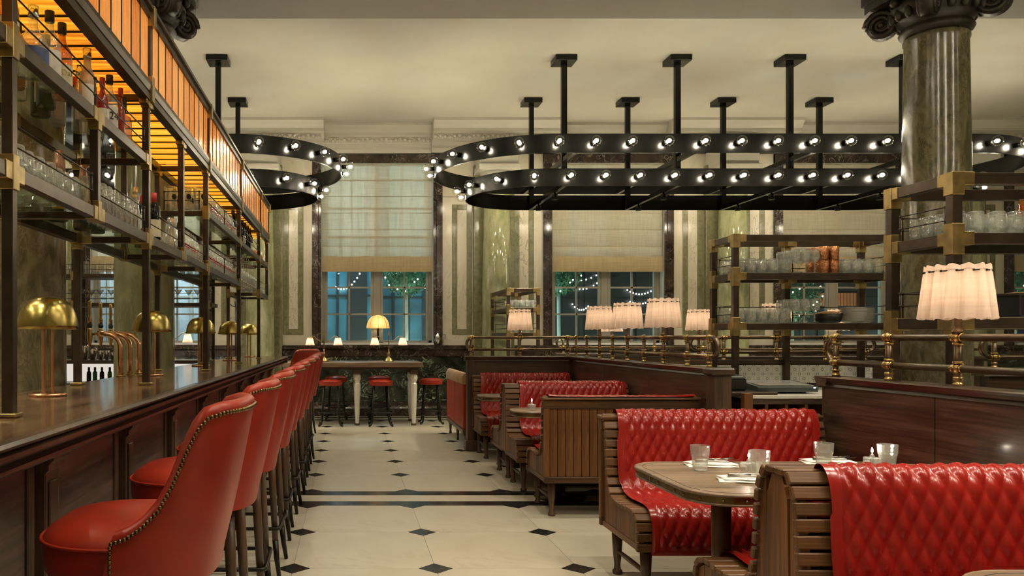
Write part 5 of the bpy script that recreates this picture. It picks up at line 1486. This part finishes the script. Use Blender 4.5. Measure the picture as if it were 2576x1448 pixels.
rail_lamp(P(1308, 0, 9.16).x, 9.16, 'pleated linen lamp on the short rail above the rear red pad')
rail_lamp(P(1540, 0, 11.0).x, 11.0, 'pleated linen lamp standing behind the middle rail lamps') 
rail_lamp(4.13, 7.55, 'pleated linen lamp behind the stemmed glasses of the shelf unit')
rail_lamp(4.10, 9.16, 'pleated linen lamp behind the left post of the shelf unit')
rail_lamp(5.75, 9.16, 'pleated linen lamp under the shelf with the plates')
rail_lamp(6.9, 9.16, 'pleated linen lamp low behind the big column')
t = thing('booth_partition', 'low oak partition with brass rail near the far windows', 'partition', (4.0, 11.0, 0))
part('panel', MB().box(2.95, 5.0, 10.96, 11.04, 0, HCAP - .05), M['dark_wood'], t); part('capping', MB().prism([(11.0 + p[0], p[1]) for p in capp], 'x', 2.9, 5.05), M['dark_wood'], t)
rails(t, 'x', 11.0, 3.0, 5.0, [3.02, P(1540, 0, 11.0).x, 4.3, 4.98], (True, True))
# ================================================================== SERVICE SHELF UNITS
def unit(label, x0, x1, y0, y1, zb, ztop, shelves, mids, s, loc, front_mid=(), sides=True):
    t = thing('shelf_unit', label, 'shelving', loc)
    hb = s * 1.15
    xs_ = [x0] + list(mids) + [x1]
    for y, cols in ((y0, [x0] + list(front_mid) + [x1]), (y1, xs_)):
        for x in cols:
            post(t, x, y, zb, ztop + hb, s)
            for z in shelves + [ztop]:
                lx = .055 if x > x0 + .01 else 0; rx = .055 if x < x1 - .01 else 0
                part('brass_joint', MB().box(x - s - .006, x + s + .006, y - s - .006, y + s + .006, z - hb - (.05 if True else 0), z + hb + (.045 if z != ztop else .006), .002)
                     .box(x - s - lx, x + s + rx, y - s - .004, y + s + .004, z - hb - .004, z + hb + .004, .002)
                     .box(x - s - .003, x + s + .003, y - s - (.05 if y == y1 else 0), y + s + (.05 if y == y0 else 0), z - hb - .0035, z + hb + .0035, .002), M['brass'], t)
        cols = sorted(cols)
        for a, b in zip(cols[:-1], cols[1:]):
            for z in shelves + [ztop]: beam(t, a + s + .055, b - s - .055, y - s, y + s, z - hb, z + hb)
    for x in (x0, x1):
        for z in shelves + [ztop]: beam(t, x - s, x + s, y0 + s + .05, y1 - s - .05, z - hb, z + hb)
    for z in shelves:
        part('glass_shelf', MB().box(x0 + .01, x1 - .01, y0 + .005, y1 - .005, z + hb - .004, z + hb + .004), M['glass_shelf'], t)
        if sides:
            gallery(t, x0, y0 + s + .03, y1 - s - .03, z + hb, 0, 'y'); gallery(t, x1, y0 + s + .03, y1 - s - .03, z + hb, 0, 'y')
        for a, b in zip(sorted(xs_)[:-1], sorted(xs_)[1:]): gallery(t, y1, a + s + .03, b - s - .03, z + hb, 0, 'x')
    return t
s1 = .0215; U1S = [1.405, 1.790]
unit('bronze and brass shelf unit with copper cups, stemmed glasses and plate stacks', 2.985, 4.19, 6.04, 6.40, .93, 2.085, U1S, (3.58,), s1, (3.6, 6.2, .93))
zA, zB_ = U1S[0] + s1 * 1.15 + .005, U1S[1] + s1 * 1.15 + .005
L1 = 'on the upper shelf of the copper-cup unit'; L0 = 'on the lower shelf of the copper-cup unit'
for i in range(4):
    for k in range(2):
        put('tumbler_inv', 'tumbler', (3.04 + .09 * k, 6.09 + .085 * i, zB_), 'upturned tumbler at the left end ' + L1, 'glass', 'tumblers left end upper shelf')
        put('tumbler_inv', 'tumbler', (3.04 + .09 * k, 6.09 + .085 * i, zA), 'upturned tumbler at the left end ' + L0, 'glass', 'tumblers left end lower shelf')
for i in range(3):
    for k in range(3):
        put('tumbler_inv', 'tumbler', (3.22 + .09 * i, 6.10 + .1 * k, zB_), 'upturned tumbler beside the stemmed glasses ' + L1, 'glass', 'tumblers beside stemmed glasses upper')
        put('tumbler_inv', 'tumbler', (3.22 + .09 * i, 6.10 + .1 * k, zA), 'upturned tumbler beside the stemmed glasses ' + L0, 'glass', 'tumblers beside stemmed glasses lower')
for i in range(3):
    for k in range(3):
        put('wine', 'wine_glass', (3.475 + .076 * i, 6.09 + .1 * k, zB_), 'stemmed wine glass ' + L1, 'wine glass', 'stemmed glasses upper shelf')
        put('wine', 'wine_glass', (3.475 + .076 * i, 6.09 + .1 * k, zA), 'stemmed wine glass ' + L0, 'wine glass', 'stemmed glasses lower shelf')
for i in range(2):
    for k in range(3):
        for lv in range(2):
            put('copper', 'copper_cup', (3.715 + .08 * i, 6.12 + .085 * k, zB_ + .1055 * lv), 'hammered copper cup stacked ' + L1, 'cup', 'hammered copper cups')
for i in range(4):
    for k in range(3):
        put('tumbler_inv', 'tumbler', (3.885 + .085 * i, 6.12 + .1 * k, zB_), 'upturned tumbler right of the copper cups', 'glass', 'tumblers right of copper cups')
t = thing('roasting_dish', 'black oval dish of bread on the lower shelf of the copper-cup unit', 'dish', (3.80, 6.2, zA))
lpart('dish', MB().lathe([(0, 0), (.075, 0), (.085, .01), (.105, .07), (.098, .07), (.08, .02), (0, .015)], 24), M['black_plastic'], t)
lpart('bread', MB().sphere((0, 0, .07), .09, 14, 8, (1, 1, .25)), plain('bread_crust', (.45, .27, .12), .7, var=.3, nscale=25), t)
plate_m = MB().lathe([(0, 0), (.06, 0), (.065, .004), (.092, .012), (.094, .014), (.090, .013), (.06, .006), (0, .005)], 28).mesh('plate', M['china'])
for j, x in enumerate((3.955, 4.10)):
    for i in range(12):
        single('plate', plate_m, None, 'white plate in the %s stack on the lower shelf of the copper-cup unit' % ('left' if j == 0 else 'right'), 'plate', (x, 6.14 + .12 * j, zA + .0095 * i), 0, 'plates in the %s stack' % ('left' if j == 0 else 'right'))

U2S = [1.390, 1.800]
unit('tall bronze and brass shelf unit beside the big marble column', 2.955, 5.6, 3.82, 4.25, 0, 2.09, U2S, (4.2,), .0245, (4.2, 4.0, 0), (4.2,))
zA2, zB2 = U2S[0] + .0245 * 1.15 + .005, U2S[1] + .0245 * 1.15 + .005
for i in range(4):
    for k in range(2):
        put('tumbler_inv', 'tumbler', (3.03 + .092 * k, 3.90 + .088 * i, zB2), 'upturned tumbler at the open end of the unit beside the big column', 'glass', 'tumblers at the end of the tall unit')
for i in range(8):
    for k in range(3):
        put('tumbler_inv', 'tumbler', (3.23 + .092 * i, 3.90 + .11 * k, zB2), 'upturned tumbler in front of the big marble column', 'glass', 'tumblers in front of the big column')
for i in range(3):
    for k in range(2):
        put('amber', 'amber_tumbler', (3.52 + .09 * i, 3.95 + .11 * k, zB2 + .1125), 'amber tumbler stacked on the upturned tumblers by the big column', 'glass', 'amber tumblers on the tall unit')
big_plate = MB().lathe([(0, 0), (.075, 0), (.08, .004), (.118, .013), (.12, .015), (.116, .014), (.075, .006), (0, .005)], 28).mesh('plate', M['china'])
for i in range(15):
    single('plate', big_plate, None, 'white plate in the tall stack behind the large linen lamp', 'plate', (3.11, 4.05, zA2 + .0095 * i), 0, 'plates behind the large lamp')
t = thing('serving_tray', 'black slotted tray with bread at the right of the tall shelf unit', 'tray', (3.55, 4.0, zA2))
lpart('tray', MB().box(-.22, .22, -.12, .12, 0, .115, .006), M['black_plastic'], t); lpart('bread', MB().sphere((0, 0, .118), .1, 16, 8, (2.0, 1.0, .12)), plain('flat_bread', (.5, .32, .15), .7, var=.3, nscale=25), t)
lpart('rim', MB().box(-.235, .235, -.13, .13, .105, .118, .004), M['bronze'], t)

U3S = [1.36, 1.72]
unit('small bronze and brass glass shelf unit in front of the engaged far column', 2.31, 2.74, 11.3, 12.55, 0, 2.0, U3S, (), .022, (2.52, 11.9, 0))
for i in range(5):
    for k in range(3):
        put('tumbler_inv', 'tumbler', (2.36 + .082 * i, 11.36 + .14 * k, U3S[1] + .031), 'upturned tumbler on the small far shelf unit', 'glass', 'tumblers on the far unit')
for i in range(3):
    for k in range(2): put('copper', 'copper_cup', (2.42 + .08 * i, 11.8 + .12 * k, U3S[1] + .031), 'copper cup on the small far shelf unit', 'cup', 'copper cups on the far unit')
for k in range(2):
    for i in range(4): put('tumbler', 'tumbler', (2.36 + .085 * i, 11.4 + .1 * k, U3S[0] + .031), 'tumbler on the lower shelf of the small far unit', 'glass', 'tumblers low on the far unit')

# ================================================================== SERVICE STATION
t = thing('service_station', 'oak service station with white marble top, pigeonholes and floral tile splashback', 'cabinet', (3.6, 5.9, 0))
XS0, XS1 = 2.80, 4.3; YS0, YS1 = 5.55, 6.46
part('marble_top', MB().box(XS0, XS1, YS0, YS1, .885, .91, .003), M['counter_white'], t)
part('front_rail', MB().box(XS0, XS1, YS0 + .01, YS0 + .04, .845, .885), M['dark_wood'], t)
for i in range(11): part('divider', MB().box(XS0 + .02 + .142 * i, XS0 + .042 + .142 * i, YS0 + .015, YS0 + .5, .45, .846), M['bench_wood_z'], t)
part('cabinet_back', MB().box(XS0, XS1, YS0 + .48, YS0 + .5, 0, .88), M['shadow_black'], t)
part('pigeonhole_floor', MB().box(XS0, XS1, YS0 + .015, YS0 + .48, .43, .452), M['dark_wood'], t)
part('cabinet_front', MB().box(XS0, XS1, YS0 + .02, YS0 + .05, 0, .43), M['dark_wood'], t)
part('oak_pier', MB().box(2.785, 2.845, 5.50, 5.56, 0, .925, .004), M['bench_wood_z'], t)
part('side_shelf', MB().box(2.72, 3.05, 5.56, 6.3, .905, .930, .003), M['dark_wood'], t)
part('splash_frame', MB().box(XS0, XS1, YS1 - .03, YS1, .91, .945), M['dark_wood'], t); part('splash_frame', MB().box(XS0, XS1, YS1 - .03, YS1 + .03, 1.095, 1.135, .004), M['dark_wood'], t)
part('splash_board', MB().box(XS0, XS1, YS1 - .005, YS1 + .02, .91, 1.10), M['dark_wood'], t)
n = 20; tw = (XS1 - XS0) / n
tl = MB().box(.0006, tw - .0006, -.008, 0, .0006, .0744, .001).mesh('glazed_tile', M['tile_white'])
fl = MB()
for k in range(8):
    a = PI / 4 * k; r = .0105 if k % 2 == 0 else .013
    fl.sphere((tw / 2 + r * math.cos(a), -.008, .0375 + r * math.sin(a)), .0034 if k % 2 == 0 else .0022, 6, 4, (1, .3, 1))
for cx, cz in ((0, 0), (tw, 0), (0, .075), (tw, .075)):
    sx = 1 if cx == 0 else -1; sz = 1 if cz == 0 else -1
    fl.sphere((cx + sx * .0075, -.008, cz + sz * .0075), .0036, 6, 4, (1, .3, 1))
fl.tube([(.018, -.0085, .018), (.026, -.0085, .027)], .0005, 4).tube([(tw - .018, -.0085, .018), (tw - .026, -.0085, .027)], .0005, 4).tube([(.018, -.0085, .057), (.026, -.0085, .048)], .0005, 4).tube([(tw - .018, -.0085, .057), (tw - .026, -.0085, .048)], .0005, 4)
flm = fl.mesh('flower_motif', M['tile_blue']); o = rootpos(t)
for j in range(2):
    for i in range(n):
        q = lpart('glazed_tile', tl, None, t, (XS0 + tw * i - o.x, YS1 - .031 - o.y, .945 + .075 * j - o.z)); lpart('flower_motif', flm, None, q)
tl_ = thing('till', 'grey-green touchscreen till lying on the marble top', 'till', (3.19, 5.85, .911))
b = MB().prism([(-.17, .022), (-.165, .012), (.16, .004), (.17, .02), (.165, .075), (.15, .082), (-.165, .052), (-.17, .045)], 'x', -.22, .22); lpart('housing', b, M['till'], tl_)
b = MB().prism([(-.135, .0575), (.135, .0795), (.135, .0815), (-.135, .0595)], 'x', -.185, .185); lpart('screen', b, M['screen'], tl_)
lpart('foot', MB().box(-.16, -.13, -.12, -.09, 0, .02), M['black_plastic'], tl_); lpart('foot', MB().box(.13, .16, -.12, -.09, 0, .02), M['black_plastic'], tl_)
lpart('power_light', MB().box(.185, .20, -.172, -.168, .040, .046), glow('blue_white_led', (.5, .6, 1.0), 8), tl_)
t = thing('receipt_printer', 'black receipt printer beside the till behind the oak partition end', 'printer', (2.835, 5.80, .931))
lpart('body', MB().box(-.07, .07, -.1, .1, 0, .09, .012), M['black_plastic'], t); lpart('lid', MB().prism([(-.1, .09), (.1, .09), (.09, .115), (-.06, .105)], 'x', -.068, .068), M['till'], t); lpart('paper_slot', MB().box(-.05, .05, -.085, -.075, .098, .103), M['white_label'], t)
# second station unit to the right
# ================================================================== FAR HIGH TABLE
t = thing('high_table', 'high wooden table with white turned legs under the far window', 'table', (.15, 12.05, 0))
part('table_top', MB().box(-.98, 1.11, 11.62, 12.50, .875, .948, .008), M['table_wood'], t)
part('frame_block', MB().box(-.90, 1.06, 11.70, 12.42, .845, .875), M['bench_wood'], t)
lp = [(.030, 0), (.034, .012), (.034, .03), (.028, .032), (.034, .12), (.046, .42), (.052, .58), (.052, .62), (.036, .64), (.040, .655), (.056, .69), (.058, .72), (.050, .755), (.036, .765), (.050, .775)]
for x in (.985, .135, -.80):
    for y in (11.78, 12.38):
        part('leg', MB().lathe([(r, z) for r, z in lp if z >= .03], 8, (x, y, 0), smooth=False), M['white_paint'], t)
        part('foot', MB().lathe([(.036, 0), (.038, .01), (.036, .031)], 12, (x, y, 0)), M['bench_wood'], t)
        part('leg_block', MB().box(x - .06, x + .06, y - .06, y + .06, .77, .845, .006), M['bench_wood'], t)
def far_stool(x, y, label, first=[None], rz=0):
    if first[0] is None:
        t = thing('round_stool', label, 'stool', (x, y, 0), rz, 'round stools at the high table')
        lpart('seat', MB().lathe([(0, .60), (.165, .60), (.176, .61), (.178, .66), (.172, .672), (.12, .69), (0, .698)], 32), M['red'], t)
        lpart('piping', MB().tube([(.178 * math.cos(2 * PI * i / 32), .178 * math.sin(2 * PI * i / 32), .665) for i in range(32)], .004, 6, True), M['red'], t)
        for sx in (-1, 1):
            for sy in (-1, 1):
                p = [(sx * .10, sy * .10, .60), (sx * .125, sy * .125, .2), (sx * .13, sy * .13, .07), (sx * .145, sy * .145, .03), (sx * .165, sy * .165, .014)]
                lg = lpart('leg', MB().tube(p, [.013, .013, .013, .013, .014], 10), M['iron'], t)
                lpart('claw_foot', MB().sphere((sx * .17, sy * .17, .014), .014, 8, 6).sphere((sx * .172, sy * .172, .032), .010, 8, 6), M['iron'], lg)
        lpart('foot_ring', MB().tube([(.185 * math.cos(2 * PI * i / 32), .185 * math.sin(2 * PI * i / 32), .205) for i in range(32)], .010, 8, True), M['iron'], t)
        first[0] = t; return t
    return dup(first[0], (x, y, 0), rz, label)
far_stool(-.26, 11.72, 'round red stool in front of the high table beside the row of bar stools')
far_stool(.485, 11.72, 'round red stool in front of the high table between two white legs')
far_stool(1.27, 12.02, 'round red stool at the end of the high table')
far_stool(-.19, 12.72, 'round red stool behind the high table beside the row of bar stools')
far_stool(.51, 12.72, 'round red stool behind the high table between two white legs')
def arm_lamp(x, y, z, label):
    t = thing('two_arm_lamp', label, 'lamp', (x, y, z))
    lpart('base', MB().lathe([(0, 0), (.075, 0), (.078, .01), (.06, .02), (.05, .045), (.03, .06), (.016, .075), (.022, .09), (.028, .11), (.018, .14), (.010, .16), (.012, .18), (.008, .19)], 24), M['brass_pol'], t)
    lpart('stem', MB().lathe([(.008, .19), (.007, .40), (.012, .405), (.014, .42), (.008, .43), (.011, .45), (.004, .47), (0, .475)], 12), M['brass'], t)
    for sg in (-1, 1):
        pts = [(sg * .0, 0, .31), (sg * .05, 0, .305), (sg * .10, 0, .34), (sg * .15, 0, .385), (sg * .19, 0, .39), (sg * .215, 0, .375)]
        ar = lpart('arm', MB().tube(pts, .006, 8), M['brass'], t)
        n = 72
        def fn(i, j):
            a = 2 * PI * i / n; f = j / 4; r = .070 - .030 * f + .003 * math.cos(18 * a); return (sg * .215 + r * math.cos(a), r * math.sin(a), .25 + .115 * f)
        lpart('shade', MB().grid(fn, n, 5, True), M['linen'], ar); lpart('bulb', MB().sphere((sg * .215, 0, .31), .016, 8, 6), M['lampbulb'], ar)
        lamp('lamp_light', (sg * .215, 0, .30), .6, WARM, .016, t)
    return t
arm_lamp(P(815, 0, 12.05).x, 12.05, .948, 'brass two-arm lamp with small pleated shades on the high table beside the bar stools')
arm_lamp(P(978, 0, 12.05).x, 12.05, .948, 'brass two-arm lamp with small pleated shades in the middle of the high table')
arm_lamp(-2.45, 10.9, 1.0, 'brass two-arm lamp seen through the bar behind the third dome lamp')
t = thing('side_table', 'dark side table holding the two-arm lamp behind the bar', 'table', (-2.45, 10.9, 0)); lpart('top', MB().box(-.7, .7, -.35, .35, .96, 1.0, .006), M['dark_wood'], t)
for sx in (-1, 1):
    for sy in (-1, 1): lpart('leg', MB().box(sx * .62 - .03, sx * .62 + .03, sy * .28 - .03, sy * .28 + .03, 0, .96), M['dark_wood_z'], t)
t = thing('silk_dome_lamp', 'amber silk dome lamp on the window sill behind the high table', 'lamp', (P(951, 0, 13.22).x, 13.22, WB))
lpart('base', MB().lathe([(0, 0), (.09, 0), (.09, .015), (.03, .03), (.02, .05)], 24), M['bronze'], t); lpart('stem', MB().lathe([(.02, .05), (.022, .26), (.012, .30)], 12), M['bronze'], t)
n = 60
def fn(i, j):
    a = 2 * PI * i / n; q = j / 10; return (.195 * math.cos(q * PI / 2 * .98) ** .85 * math.cos(a), .195 * math.cos(q * PI / 2 * .98) ** .85 * math.sin(a), .245 + .225 * math.sin(q * PI / 2))
b = MB().grid(fn, n, 11, True)
b.v = [(x, y * .55, z) for x, y, z in b.v]
lpart('shade', b, M['silk'], t, label='amber silk dome shade')
for k in range(8):
    a = 2 * PI * k / 8; lpart('rib', MB().tube([tuple(c * f for c, f in zip((.197 * math.cos(q * PI / 2 * .98) ** .85 * math.cos(a), .197 * math.cos(q * PI / 2 * .98) ** .85 * math.sin(a), .246 + .226 * math.sin(q * PI / 2)), (1, .55, 1))) for q in [m / 8 for m in range(9)]], .0025, 5), M['bronze'], t)
lpart('bulb', MB().sphere((0, 0, .31), .025, 10, 8), M['lampbulb'], t); lamp('lamp_light', (0, 0, .31), 3.0, WARM, .03, t)
t2 = dup(t, (P(2108, 0, 13.22).x, 13.22, WB), 0, 'amber silk dome lamp on the window sill behind the plate stacks')
t = P(1102, 866, 13.12); single('cocktail_shaker', MB().lathe([(0, 0), (.035, 0), (.045, .14), (.042, .15), (.02, .19), (.018, .205), (0, .21)], 18), M['silver'], 'steel cocktail shaker on the dado ledge beside the window', 'shaker', (t.x, 13.155, 1.188))
t = P(1110, 866, 13.12); put('wine', 'wine_glass', (t.x + .05, 13.155, 1.188), 'wine glass on the dado ledge beside the cocktail shaker', 'wine glass', 'wine glass on the ledge')
# coat stand seen through the end of the bar
t = thing('coat_stand', 'dark coat stand with curled hooks beyond the bar shelves', 'coat stand', (-1.72, 12.0, 0))
lpart('pole', MB().tube([(0, 0, .05), (0, 0, 1.95)], .018, 8), M['iron'], t); lpart('base', MB().lathe([(.2, 0), (.2, .03), (.03, .06)], 20), M['iron'], t)
for i, a in enumerate((0, PI / 2, PI, 3 * PI / 2)):
    for z in (1.5, 1.85): lpart('hook', MB().tube([(0, 0, z - .06), (.06 * math.cos(a), .06 * math.sin(a), z - .05), (.11 * math.cos(a), .11 * math.sin(a), z), (.09 * math.cos(a), .09 * math.sin(a), z + .03)], .006, 6), M['iron'], t)
# booth seating behind the rear partitions
t = thing('booth_bench', 'dark slatted bench top visible past the big marble column', 'bench', (4.9, 4.9, 0))
part('back', MB().box(3.6, 6.4, 4.84, 4.90, .25, .93, .01), M['bench_wood'], t); part('seat', MB().box(3.6, 6.4, 4.90, 5.4, .40, .45, .01), M['bench_wood'], t)
for x in (3.7, 5.0, 6.3): part('leg', MB().box(x - .03, x + .03, 4.85, 5.35, 0, .40), M['bench_wood_z'], t)
